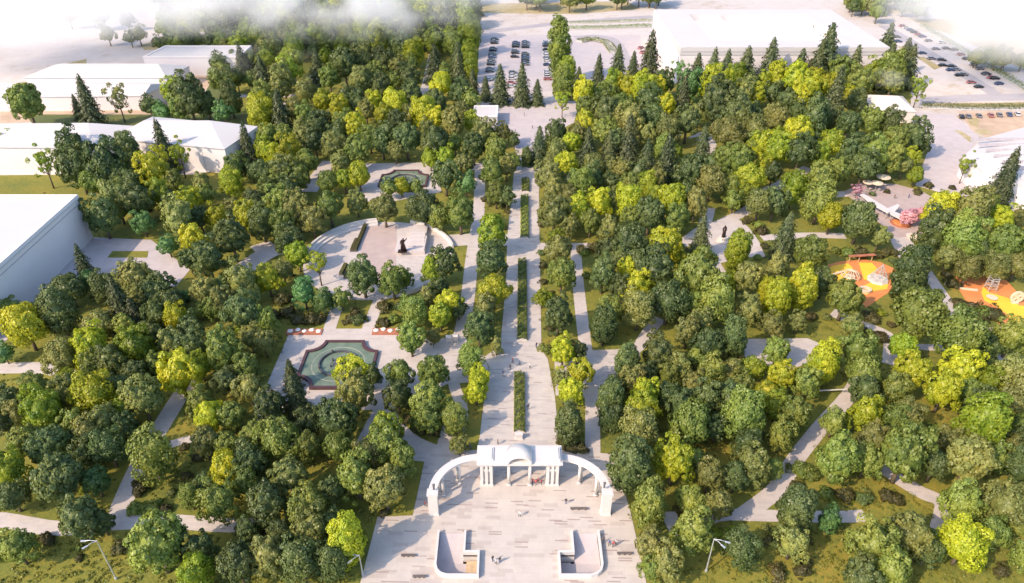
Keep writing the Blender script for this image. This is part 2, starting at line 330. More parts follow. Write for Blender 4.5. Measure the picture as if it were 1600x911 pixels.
# ---------------------------------------------------------------- buildings
def block(name, base, h, label, cat, z_par=.9, over=0):
    """a flat-roofed white building: walls, a roof slab and a parapet"""
    t = empty(name, (base[0][0], base[0][1], 0), label, cat); ox, oy = base[0]
    P = [(x-ox, y-oy) for x, y in base]
    b = B(); prism(b, P, -.3, h-.35); obj('wall', b, 'white_wall', t)
    cx = sum(p[0] for p in P)/len(P); cy = sum(p[1] for p in P)/len(P)
    def inset(d): 
        out = []
        for x, y in P:
            v = Vector((x-cx, y-cy)); v2 = v*(1-d/v.length*1.4); out.append((cx+v2.x, cy+v2.y))
        return out
    b = B(); prism(b, inset(-.25), h-.35, h); obj('roof', b, 'white_roof', t)
    b = B(); prism(b, inset(-.1), h, h+z_par, [inset(.6)]); obj('parapet', b, 'white_wall', t)
    return t
def hip(name, base, ridge, he, hr, label, cat, mats=('white_wall', 'white_roof'), joints=3):
    """a hipped or gabled building on four base corners (front left, front right, back right, back left)"""
    ox, oy = base[0]; t = empty(name, (ox, oy, 0), label, cat); P = [(x-ox, y-oy) for x, y in base]
    b = B(); prism(b, P, -.3, he); obj('wall', b, mats[0], t)
    cx = sum(p[0] for p in P)/4; cy = sum(p[1] for p in P)/4
    Q = [(cx+(x-cx)*1.012, cy+(y-cy)*1.03) for x, y in P]
    b = B(); e0 = [b.verts.new((x, y, he+.003)) for x, y in Q]; e = [b.verts.new((x, y, he+.25)) for x, y in Q]
    r = [b.verts.new((x-ox, y-oy, hr)) for x, y in ridge]
    b.faces.new(e0[::-1])
    for i in range(4): b.faces.new((e0[i], e0[(i+1) % 4], e[(i+1) % 4], e[i]))
    b.faces.new((e[0], e[1], r[1], r[0])); b.faces.new((e[1], e[2], r[1])); b.faces.new((e[2], e[3], r[0], r[1])); b.faces.new((e[3], e[0], r[0]))
    obj('roof', b, mats[1], t)
    f0, f1 = Vector(P[0]), Vector(P[1]); d = (f1-f0); nrm = Vector((d.y, -d.x)).normalized()
    for k in range(joints):
        p = f0+d*((k+.7)/(joints+.4)); b = B(); u = d.normalized()*.12
        q = [p-u+nrm*.03, p+u+nrm*.03, p+u-nrm*.05, p-u-nrm*.05]; prism(b, [tuple(v) for v in q], 0, he-.05); obj('wall_joint', b, 'joint', t)
    return t
t = block('exhibition_hall', [(-250, 140), (-129.5, 140), (-129.5, 192), (-250, 192)], 14.0, 'huge plain white flat-roofed block with shaded side wall at the left edge', 'building')
b = B(); box(b, 120.53, .2, 12.2, 120.7, 51.8, 12.35); obj('wall_joint', b, 'joint', t)
hip('park_house', [(-240, 240), (-149, 238), (-139, 258), (-240, 264)], [(-236, 253), (-158, 255)], 10.2, 13.2, 'long white hip-roofed building by the left edge, beside the slender leaning tree', 'building')
hip('park_house', [(-147, 248), (-102.4, 238.7), (-97, 260), (-141, 270)], [(-139, 259), (-114, 259)], 9.6, 12.6, 'white hip-roofed building with sharp faceted roof, behind the lime tree on the left', 'building')
hip('storage_barn', [(-245, 303), (-161, 305), (-156, 322), (-245, 322)], [(-232, 314), (-160, 313)], 6.2, 9.0, 'low long white barn behind the green strip with three lone trees', 'building', joints=2)
hip('storage_barn', [(-225, 328), (-160, 328), (-156, 346), (-222, 346)], [(-212, 337), (-166, 337)], 7.0, 11.0, 'white hipped barn half lost in mist, between the long barn and the flat store', 'building', joints=0)
block('flat_store', [(-181, 354), (-134, 354), (-134, 374), (-178, 374)], 9.0, 'white flat-roofed store with brown yard in front, in the upper left mist', 'building', .4)
block('flat_store', [(-300, 300), (-262, 300), (-262, 318), (-300, 318)], 7.0, 'white flat block cut off by the left edge beside the low long barn', 'building', .4)
# kiosk
kb = [G(739, 199), G(777, 199), G(791, 184), G(752, 184)]; kb[2] = (kb[1][0]+.2, kb[1][1]+13); kb[3] = (kb[0][0]+.2, kb[0][1]+13)
t = block('ticket_kiosk', kb, 4.6, 'small white flat-roofed pavilion beside the row of dark conifers', 'building', .25)
# grey pavilion
hip('grey_pavilion', [(151, 291), (169, 289), (172, 308), (155, 310)], [(157, 300), (165, 299)], 5.0, 8.5, 'beige grey pavilion with steep faceted roof beside the bare paved square', 'building', ('beige_stone', 'beige_stone'), 2)
# big white hall with courtyard roof
X0, X1, Y0, Y1 = 79.5, 177.5, 342, 418
t = empty('shopping_hall', (X0, Y0, 0), 'huge white hall with a sunken roof court, behind the row of conifers', 'building'); W, D = X1-X0, Y1-Y0
b = B(); box(b, 0, 0, -.3, W, D, 13.5); obj('wall', b, 'white_wall', t)
b = B(); prism(b, [(-.2, -.2), (W+.2, -.2), (W+.2, D+.2), (-.2, D+.2)], 13.5, 17.2, [[(17, 12), (W-17, 12), (W-17, D-11), (17, D-11)]]); obj('roof', b, 'white_roof', t)
b = B(); box(b, .5, -.35, 15.1, W-.5, -.2, 15.4); obj('cornice', b, 'joint', t)
for (x0, y0, x1, y1, h) in ((30, 12.1, 34, D-11.1, 16), (36, 20, 80, 26, 15.2), (38, 34, 78, 40, 15.6), (36, 50, 80, 56, 15.2), (19, 22, 27, 30, 14.8), (19, 40, 27, 50, 14.6)):
    b = B(); box(b, x0, y0, 13.503, x1, y1, h); obj('roof_monitor', b, 'white_wall', t)
for x in (33, 47, 61, 75):
    b = B(); box(b, x-.15, -.12, 0, x+.15, .05, 13.4); obj('wall_joint', b, 'joint', t)
# right white hall
P = GP([(1507, 242), (1538, 216), (1625, 192), (1760, 225), (1760, 330), (1600, 292), (1535, 268)], 8)
t = empty('sports_hall', (P[0][0], P[0][1], 0), 'white angular hall with a ribbed sloping roof, cut off by the right edge', 'building'); ox, oy = P[0]
Pl = [(x-ox, y-oy) for x, y in P]; b = B(); prism(b, Pl, -.3, 7.4); obj('wall', b, 'white_wall', t)
b = B(); ring = [b.verts.new((x, y, 7.403)) for x, y in Pl]; cx = sum(x for x, y in Pl)/7; cy = sum(y for x, y in Pl)/7
top = [b.verts.new((x, y, 8.0)) for x, y in Pl]; ap = [b.verts.new((x+(cx-x)*.7, y+(cy-y)*.7, 10.5)) for x, y in Pl]
b.faces.new(ring[::-1]); b.faces.new(ap)
for i in range(7):
    j = (i+1) % 7; b.faces.new((ring[i], ring[j], top[j], top[i])); b.faces.new((top[i], top[j], ap[j], ap[i]))
obj('roof', b, 'white_roof', t)
for k in range(6):
    y = cy-12+k*5; b = B(); box(b, cx-16, y, 9.5, cx+20, y+.25, 10.6); obj('roof_rib', b, 'joint', t)

# ---------------------------------------------------------------- entrance gate
GX, GY = AX+.25, 94.0; GH = .93
g = empty('entrance_gate', (GX, GY, .12), 'white colonnaded entrance gate with curved wings and a vaulted centre, on the paved plaza', 'gate')
def pier(x, y, w, d, h, rz=0, niche=False):
    mt = Matrix.Translation((x, y, 0)) @ Matrix.Rotation(rz, 4, 'Z'); b = B()
    box(b, -w/2-.12, -d/2-.12, 0, w/2+.12, d/2+.12, .35, mat=mt)
    if niche:
        for sx in (-1, 0, 1): box(b, sx*(w/2-.28)-.27, -d/2, .35, sx*(w/2-.28)+.27, d/2, h-.35, mat=mt)
        box(b, -w/2+.05, -d/2+.55, .35, w/2-.05, d/2-.02, h-.36, mat=mt); box(b, -w/2+.02, -d/2+.12, h-2.3, w/2-.02, d/2-.03, h-.37, mat=mt)
    else: box(b, -w/2, -d/2, .35, w/2, d/2, h-.35, mat=mt)
    box(b, -w/2-.15, -d/2-.15, h-.35, w/2+.15, d/2+.15, h, mat=mt); obj('pier', b, 'white_stone', g)
    if niche:
        b = B(); box(b, -.45, -d/2+.02, h-1.5, .45, -d/2+.11, h-.9, mat=mt); tag(obj('plaque', b, 'bronze', g), 'dark bronze plaque')
for sx in (-1, 1):
    for yy in (1.0, 3.4): pier(sx*6.4, yy, 2.4, 1.3, 6.55, niche=yy < 2)
    for yy in (.7, 3.6):
        b = B(); x = sx*2.05
        box(b, x-.42, yy-.42, 0, x+.42, yy+.42, .3); cyl(b, x, yy, .3, 6.2, .34, .28, 16); box(b, x-.4, yy-.4, 6.2, x+.4, yy+.4, 6.55); obj('column', b, 'white_stone', g, True)
b = B(); box(b, -7.9, -.1, 6.55, 7.9, 4.3, 7.05); obj('entablature', b, 'white_stone', g)
b = B(); box(b, -8.2, -.4, 7.05, 8.2, 4.6, 7.3); obj('cornice', b, 'white_stone', g)
b = B(); box(b, -7.8, .05, 7.3, 7.8, 4.15, 7.45); obj('roof_slab', b, 'white_stone', g)
for sx in (-1, 1):
    b = B(); box(b, sx*6.4-1.4, .4, 7.45, sx*6.4+1.4, 3.8, 7.7); box(b, sx*6.4-1.1, .7, 7.7, sx*6.4+1.1, 3.5, 7.85); obj('attic_block', b, 'white_stone', g)
b = B(); n = 20
for r0, r1, y0, y1, z in ((1.95, 2.5, -.35, 3.2, 7.3),):
    rings = []
    for y in (y0, y1):
        rings.append(([b.verts.new((r0*math.cos(math.pi*i/n), y, z+.85*r0*math.sin(math.pi*i/n))) for i in range(n+1)], [b.verts.new((r1*math.cos(math.pi*i/n), y, z+.85*r1*math.sin(math.pi*i/n))) for i in range(n+1)]))
    (ai, ao), (bi, bo) = rings
    for i in range(n):
        b.faces.new((ai[i], ai[i+1], ao[i+1], ao[i])); b.faces.new((bi[i], bo[i], bo[i+1], bi[i+1])); b.faces.new((ai[i], bi[i], bi[i+1], ai[i+1])); b.faces.new((ao[i], ao[i+1], bo[i+1], bo[i]))
    for i in (0, n): b.faces.new((ai[i], ao[i], bo[i], bi[i]))
obj('vault', b, 'white_stone', g, True)
b = B(); box(b, -1.94, 1.6, 7.46, 1.74, 1.9, 8.4); cyl(b, 0, 1.2, 7.46, 8.8, .35, .2, 10); cyl(b, 0, 1.2, 8.8, 9.3, .3, .05, 10); cyl(b, -.9, 1.2, 7.46, 8.4, .3, .15, 10); cyl(b, .9, 1.2, 7.46, 8.4, .3, .15, 10); obj('emblem_relief', b, 'beige_stone', g)
for sx in (-1, 1):                                     # curved wings
    def arc(t, r): 
        a = math.pi/2*t; return (sx*(7.9+r*math.sin(a)*1.0), 2.6-(8.2-r*math.cos(a)))
    b = B(); n = 22
    sec = [(7.55, 5.45), (7.55, 5.8), (7.42, 5.8), (7.42, 6.1), (8.98, 6.1), (8.98, 5.8), (8.85, 5.8), (8.85, 5.45)]
    prev = None; first = None
    for i in range(n+1):
        ring = [b.verts.new((*arc(i/n, r), z)) for r, z in sec]
        if prev:
            for k in range(8): b.faces.new((prev[k], prev[(k+1) % 8], ring[(k+1) % 8], ring[k]))
        else: first = ring
        prev = ring
    b.faces.new(first[::-1]); b.faces.new(prev); obj('curved_beam', b, 'white_stone', g)
    for t_ in (.33, .68):
        for r in (7.75, 8.7):
            x, y = arc(t_, r); b = B(); box(b, x-.4, y-.4, 0, x+.4, y+.4, .3); cyl(b, x, y, .3, 5.15, .3, .25, 14); box(b, x-.36, y-.36, 5.15, x+.36, y+.36, 5.45); obj('column', b, 'white_stone', g, True)
    x, y = arc(1.0, 8.2); pier(x, y-.5, 1.75, 1.3, 6.3)

# stair pits with parapets
for k, (mir, side) in enumerate(((1, 'left'), (-1, 'right'))):
    P = PITS[k]; t = empty('ramp_well', (P[0][0], P[0][1], 0), 'white-walled J-shaped ramp sunk in the plaza, '+('left one with tan landing' if k == 0 else 'right one with dark shaded landing'), 'ramp', 'ramps in front of the gate')
    ox, oy = P[0]; L = lambda x, y: (AX+mir*x-ox, y-oy)
    b = B()
    zt, zb = 0.0, -1.7
    q = [(-14.38, 83.38, .05), (-9.92, 83.38, .05), (-9.92, 78.2, zb), (-14.38, 78.2, zb)]; v = [b.verts.new((*L(x, y), z)) for x, y, z in q]; b.faces.new(v)
    q = [(-14.38, 78.2), (-9.92, 78.2), (-7.32, 78.2), (-7.32, 74.42), (-12.4, 74.42), (-13.4, 74.72), (-14.08, 75.4), (-14.38, 76.4)]; v = [b.verts.new((*L(x, y), zb)) for x, y in q]; b.faces.new(v)
    obj('ramp_floor', b, 'pave_plain', t)
    b = B(); x0, y0 = L(-9.3, 74.7); x1, y1 = L(-7.4, 78.4); box(b, min(x0, x1), y0, zb+.01, max(x0, x1), y1, zb+(.5 if k == 0 else .06)); obj('landing', b, 'wood_tan' if k == 0 else 'pave_plain', t)
    def wallrun(pts, th, z0, z1, nm):
        b = B(); V = [Vector(L(*p)) for p in pts]; Lf, Rt = [], []
        for i, p in enumerate(V):
            d1 = (V[min(i+1, len(V)-1)]-p) if i < len(V)-1 else (p-V[i-1]); d0 = (p-V[i-1]) if i else d1
            d = (d0.normalized()+d1.normalized()).normalized(); nrm = Vector((-d.y, d.x)); cosh = max(.5, nrm.dot(Vector((-d1.normalized().y, d1.normalized().x))))
            Lf.append(tuple(p+nrm*th/cosh)); Rt.append(tuple(p))
        prism(b, Rt+Lf[::-1], z0, z1); obj(nm, b, 'white_stone', t)
    s = -1 if mir == 1 else 1
    wallrun([(-14.4, 83.4), (-14.4, 76.4), (-14.1, 75.4), (-13.4, 74.7), (-12.4, 74.4), (-7.3, 74.4), (-7.3, 78.7), (-9.9, 78.7), (-9.9, 83.4)], .38*s, -1.9, 1.05, 'parapet')

# ---------------------------------------------------------------- fountains
def fountain(cx, cy, s, label):
    t = empty('fountain', (cx, cy, .1), label, 'fountain')
    def outline(a):
        h = 8.8*s+a; c_ = 3.9*s; P = []
        k = 7
        for (sx, sy) in ((1, 1), (-1, 1), (-1, -1), (1, -1)):
            arcp = [(sx*(h-c_*(1-math.sin(math.pi/2*i/k))*1.0), sy*(h-c_*(1-math.cos(math.pi/2*i/k))*1.0)) for i in range(k+1)]
            # concave quarter centred on the corner
            arcp = [(sx*(h-c_*math.cos(math.pi/2*i/k)), sy*(h-c_*math.sin(math.pi/2*i/k))) for i in range(k+1)]
            if sx*sy > 0: arcp = arcp[::-1]
            P += arcp
        return P
    b = B(); prism(b, outline(0), 0, .75, [outline(-.65)]); obj('basin_rim', b, 'dark_red_stone', t)
    b = B(); prism(b, outline(-.66), 0, .42); obj('water', b, 'pool_water', t)
    def ringm(r0, r1, z1, mat, nm):
        b = B(); n = 40; prism(b, [(r1*math.cos(2*math.pi*i/n), r1*math.sin(2*math.pi*i/n)) for i in range(n)], .42, z1, [[(r0*math.cos(2*math.pi*i/n), r0*math.sin(2*math.pi*i/n)) for i in range(n)]]); obj(nm, b, mat, t)
    ringm(4.3*s, 4.65*s, .95, 'dark_stone', 'inner_ring'); ringm(6.2*s, 6.26*s, .46, 'beige_stone', 'jet_ring')
    b = B(); cyl(b, 0, 0, .42, .9, 1.3*s, 1.1*s, 20); cyl(b, 0, 0, .9, 1.4, .7*s, .45*s, 16); cyl(b, 0, 0, 1.4, 2.3, .15, .1, 8)
    for k in range(5):
        a = k*1.256; cyl(b, 1.9*s*math.cos(a), 1.9*s*math.sin(a), .42, 1.0, .28, .2, 8); tube(b, [(1.9*s*math.cos(a), 1.9*s*math.sin(a), 1.0), (1.6*s*math.cos(a), 1.6*s*math.sin(a), 1.5), (1.2*s*math.cos(a), 1.2*s*math.sin(a), 1.35)], [.16, .12, .05])
    obj('sculpture', b, 'dark_stone', t)
    for k in range(4):
        a = k*math.pi/2+.5; b = B(); cyl(b, 4.5*s*math.cos(a), 4.5*s*math.sin(a), .9, 1.5, .35, .2, 8); obj('spout', b, 'dark_stone', t)
fx, fy = G(529, 571); fountain(fx, fy, 1, 'lower green-water fountain basin with dark notched rim, left of the central promenade')
ux, uy = G(631, 284); fountain(ux, uy, .97, 'upper green-water fountain basin with dark notched rim, beyond the round monument plaza')
# ---------------------------------------------------------------- monument plaza
def arcwall(a0, a1, r, th, h, label, steps=0):
    t = empty('curved_wall', (mc[0], mc[1], .115), label, 'wall'); n = max(6, int(abs(a1-a0)/4))
    A = [math.radians(a0+(a1-a0)*i/n) for i in range(n+1)]
    def seg(r0, r1, z1, nm, m):
        b = B(); prism(b, [(r0*math.cos(a), r0*math.sin(a)) for a in A]+[(r1*math.cos(a), r1*math.sin(a)) for a in A[::-1]], 0, z1); obj(nm, b, m, t)
    seg(r-th, r, h, 'wall', 'white_stone')
    for k in range(steps): seg(r-th-1.1*(k+1), r-th-1.1*k-.003, h*(1-(k+1)/(steps+1)), 'seat_step', 'white_stone')
arcwall(100, 172, 22.3, .7, 1.5, 'curved white terraced seating wall on the upper left rim of the round plaza', 2)
arcwall(15, 72, 22.3, .6, 1.2, 'curved white wall on the upper right rim of the round plaza')
arcwall(-62, -38, 22.3, .8, 1.3, 'short curved white wall on the lower right rim of the round plaza, by a green tree', 1)
arcwall(-128, -100, 22.3, .7, .9, 'short curved white wall on the lower left rim of the round plaza')
for (a, b_, lab) in (((572, 352), (555, 394), 'long dark clipped hedge trough on the round plaza, nearest the brown paving'), ((558, 376), (550, 394), 'short dark hedge trough on the round plaza, beside the long one'),
                   ((541, 415), (533, 431), 'left of two dark hedge troughs low on the round plaza'), ((548, 417), (540, 436), 'right of two dark hedge troughs low on the round plaza')):
    p, q = Vector(G(*a)), Vector(G(*b_)); d = q-p; t = empty('hedge_trough', (*p, .115), lab, 'planter', 'hedge troughs on the round plaza', math.atan2(d.y, d.x))
    b = B(); box(b, 0, -.6, 0, d.length, .6, .45); obj('trough', b, 'dark_stone', t)
    b = B(); box(b, .12, -.5, .45, d.length-.12, .5, 1.0); bmesh.ops.subdivide_edges(b, edges=b.edges[:], cuts=5, use_grid_fill=True)
    for v in b.verts: v.co += Vector((R.uniform(-.06, .06), R.uniform(-.06, .06), R.uniform(-.06, .06)))
    obj('hedge', b, 'leaf_S', t)
d0 = G(617, 398); d1 = G(664, 398); d2 = G(640, 357)
t = empty('monument_dais', (d0[0], d0[1], .15), 'white raised stone dais with steps under the dark monument, on the round plaza', 'dais')
W, D = d1[0]-d0[0], d2[1]-d0[1]
b = B(); box(b, 0, 0, 0, W, 8, 1.0); obj('platform', b, 'dais_stone', t)
for k in range(4):
    b = B(); box(b, W*.42+.0, 2.6+k*1.8, 1.003 if k < 3 else .0, W-.6, 2.6+(k+1)*1.8-.003, 1.35+.3*k); obj('step', b, 'dais_stone', t)
b = B(); box(b, W*.42, 9.8, 0, W-.6, D, 1.2); obj('rear_plinth', b, 'dais_stone', t)
b = B(); box(b, W-.45, .05, 1.003, W-.05, 7.9, 1.9); obj('side_wall', b, 'dais_stone', t)
g.scale = (1, 1, .93)
# ---------------------------------------------------------------- foliage meshes (numpy)
def quads_mesh(name, cen, nor, size, core=None, aspect=1.0):
    n = len(cen); up = NR.normal(size=(n, 3)); u = np.cross(nor, up); u /= np.linalg.norm(u, axis=1)[:, None]+1e-9; v = np.cross(nor, u)
    s = (size*NR.uniform(.65, 1.25, n))[:, None]; u = u*s*aspect; v = v*s
    bend = nor*s*.25
    V = np.stack([cen-u-v*.6, cen+u-v*.6-bend*.0, cen+u*.55+v, cen-u*.55+v], 1).reshape(-1, 3)
    F = np.arange(4*n).reshape(-1, 4)
    vs, fs = V, F
    me = bpy.data.meshes.new(name)
    if core is not None:
        cv, cf = core; o = len(V); vs = np.vstack([V, cv]); faces = F.tolist()+[[o+i for i in f] for f in cf]
    else: faces = F.tolist()
    me.from_pydata(vs.tolist(), [], faces); me.update(); me.materials.append(M['leaf_G'])
    for p in me.polygons[n:]: p.use_smooth = True
    return me
def ico(sub, rad, sc=(1, 1, 1), bump=0.0, off=(0, 0, 0)):
    b = B(); bmesh.ops.create_icosphere(b, subdivisions=sub, radius=rad); V = np.array([v.co[:] for v in b.verts]); 
    F = [[v.index for v in f.verts] for f in b.faces]; b.free()
    ph = NR.uniform(0, 6, 3); r = 1+bump*(np.sin(V[:, 0]*5/rad+ph[0])+np.sin(V[:, 1]*6/rad+ph[1])+np.sin(V[:, 2]*5/rad+ph[2]))/2
    return V*r[:, None]*np.array(sc)+np.array(off), F
def sph(n):
    d = NR.normal(size=(n, 3)); return d/np.linalg.norm(d, axis=1)[:, None]
def crown_round(name, nc=100, per=70, leaf=.044, sc=(1, 1, 1.05), rc=(.15, .27), lobes=.17, core=.64, low=-.55, depth_=(.66, .84)):
    k = np.arange(nc)+.5; phi = np.arccos(1-2*k/nc); th = np.pi*(1+5**.5)*k
    D = np.stack([np.cos(th)*np.sin(phi), np.sin(th)*np.sin(phi), np.cos(phi)], 1)+NR.normal(size=(nc, 3))*.12; D /= np.linalg.norm(D, axis=1)[:, None]
    ph = NR.uniform(0, 6.28, 4)
    lob = 1+lobes*(np.sin(2*np.arctan2(D[:, 1], D[:, 0])+ph[0])+np.sin(3*np.arctan2(D[:, 1], D[:, 0])+ph[1]+D[:, 2]*3)+.8*np.sin(D[:, 2]*5+ph[2]))
    rr = NR.uniform(depth_[0], depth_[1], nc)*lob; c = D*rr[:, None]*np.array(sc)
    keep = (D[:, 2] > low) & (NR.uniform(size=nc) > .10); c = c[keep]; D = D[keep]; nc = len(c)
    rad = NR.uniform(rc[0], rc[1], nc); ld = sph(nc*per); ci = np.repeat(np.arange(nc), per)
    flip = (ld*D[ci]).sum(1) < -.35; ld[flip] *= -1
    p = c[ci]+ld*(rad[ci]*NR.uniform(.72, 1.08, len(ci)))[:, None]*np.array((1, 1, .85))
    nor = ld+D[ci]*.35+NR.normal(size=ld.shape)*.42; nor /= np.linalg.norm(nor, axis=1)[:, None]
    return quads_mesh(name, p, nor, leaf, ico(3, core, sc, .12) if core else None)
def crown_conifer(name, n=6500, h=3.4, lay=13, leaf=.040):
    z = 1-np.sqrt(NR.uniform(0, 1, n)); z = np.clip(z, 0, 1); a = NR.uniform(0, 2*np.pi, n); ph = NR.uniform(0, 6.28, 3)
    fr = (z*lay) % 1.0; layer = np.floor(z*lay)
    lob = 1+.26*np.sin(a*6+layer*2.4+ph[0])+.16*np.sin(a*3+layer*1.9+ph[1])+.12*np.sin(a*11+layer*4.1)
    r = (1-z)**.68*lob*(1.05-.55*fr)*NR.uniform(.62, 1.08, n)+.02
    p = np.stack([np.cos(a)*r, np.sin(a)*r, z*h+.15-.12*r], 1)
    nor = np.stack([np.cos(a)*.8, np.sin(a)*.8, np.full(n, .65)], 1)+NR.normal(size=(n, 3))*.35; nor /= np.linalg.norm(nor, axis=1)[:, None]
    b = B(); cyl(b, 0, 0, .2, h*.93, .5, .03, 14); V = np.array([v.co[:] for v in b.verts]); F = [[v.index for v in f.verts] for f in b.faces]; b.free()
    return quads_mesh(name, p, nor, leaf*1.15, (V, F), 1.3)
CR = {'round': [crown_round('crown_mesh', sc=(1, NR.uniform(.86, 1.0), s)) for s in (1.0, 1.1, 1.16, .95, 1.08)]
      + [crown_round('crown_mesh', nc=130, per=60, rc=(.13, .22), sc=(1, .95, s), lobes=.13) for s in (1.05, 1.12, .92)]
      + [crown_round('crown_mesh', nc=60, per=110, rc=(.24, .36), sc=(.95, 1, s), lobes=.15, core=.68) for s in (1.0, 1.15)],
      'tall': [crown_round('crown_mesh', nc=120, per=70, sc=(1, .95, s), rc=(.2, .3), lobes=.07, low=-.9) for s in (1.55, 1.7)],
      'poplar': [crown_round('crown_mesh', nc=200, per=60, sc=(1, .95, 3.0), rc=(.2, .34), lobes=.08, low=-.97, leaf=.05) for s in (0,)],
      'sparse': [crown_round('crown_mesh', nc=34, per=60, sc=(1, .9, s), rc=(.14, .26), lobes=.2, core=0, depth_=(.3, .85), low=-.9) for s in (1.3, 1.5, 1.2)],
      'conifer': [crown_conifer('crown_mesh', h=h, lay=l) for h, l in ((3.2, 10), (3.5, 11), (2.9, 9))],
      'shrub': [crown_round('shrub_mesh', nc=34, per=70, leaf=.065, sc=(1, 1, z), rc=(.25, .4), low=-.3, core=.7) for z in (.75, .85, .7)]}
def trunk_mesh(hc, r0=.085, spread=.5, nb=5):
    b = B(); tube(b, [(0, 0, -.05), (.01, 0, hc*.3), (.03, .02, hc*.65), (.02, .03, hc)], [r0*1.3, r0, r0*.75, r0*.3], 8)
    for i in range(nb):
        a = i*2*math.pi/nb+R.uniform(-.4, .4); z0 = hc*(.45+.08*i/nb)
        tube(b, [(0.02, .01, z0), (math.cos(a)*spread*.45, math.sin(a)*spread*.45, z0+hc*.2), (math.cos(a)*spread, math.sin(a)*spread, z0+hc*.42)], [r0*.5, r0*.32, r0*.1], 5)
    me = bpy.data.meshes.new('trunk_mesh'); b.to_mesh(me); b.free(); me.materials.append(M['bark'])
    me.polygons.foreach_set('use_smooth', [True]*len(me.polygons)); return me
FORM = {'round': 1.5, 'tall': 1.85, 'poplar': 3.3, 'sparse': 2.1, 'conifer': 1.75}
TR = {'round': [trunk_mesh(1.5), trunk_mesh(1.5, .07)], 'tall': [trunk_mesh(1.85, .09, .4)], 'poplar': [trunk_mesh(3.3, .12, .3)], 'sparse': [trunk_mesh(2.1, .05, .6, 7)], 'conifer': [trunk_mesh(2.4, .09, .1, 0)]}

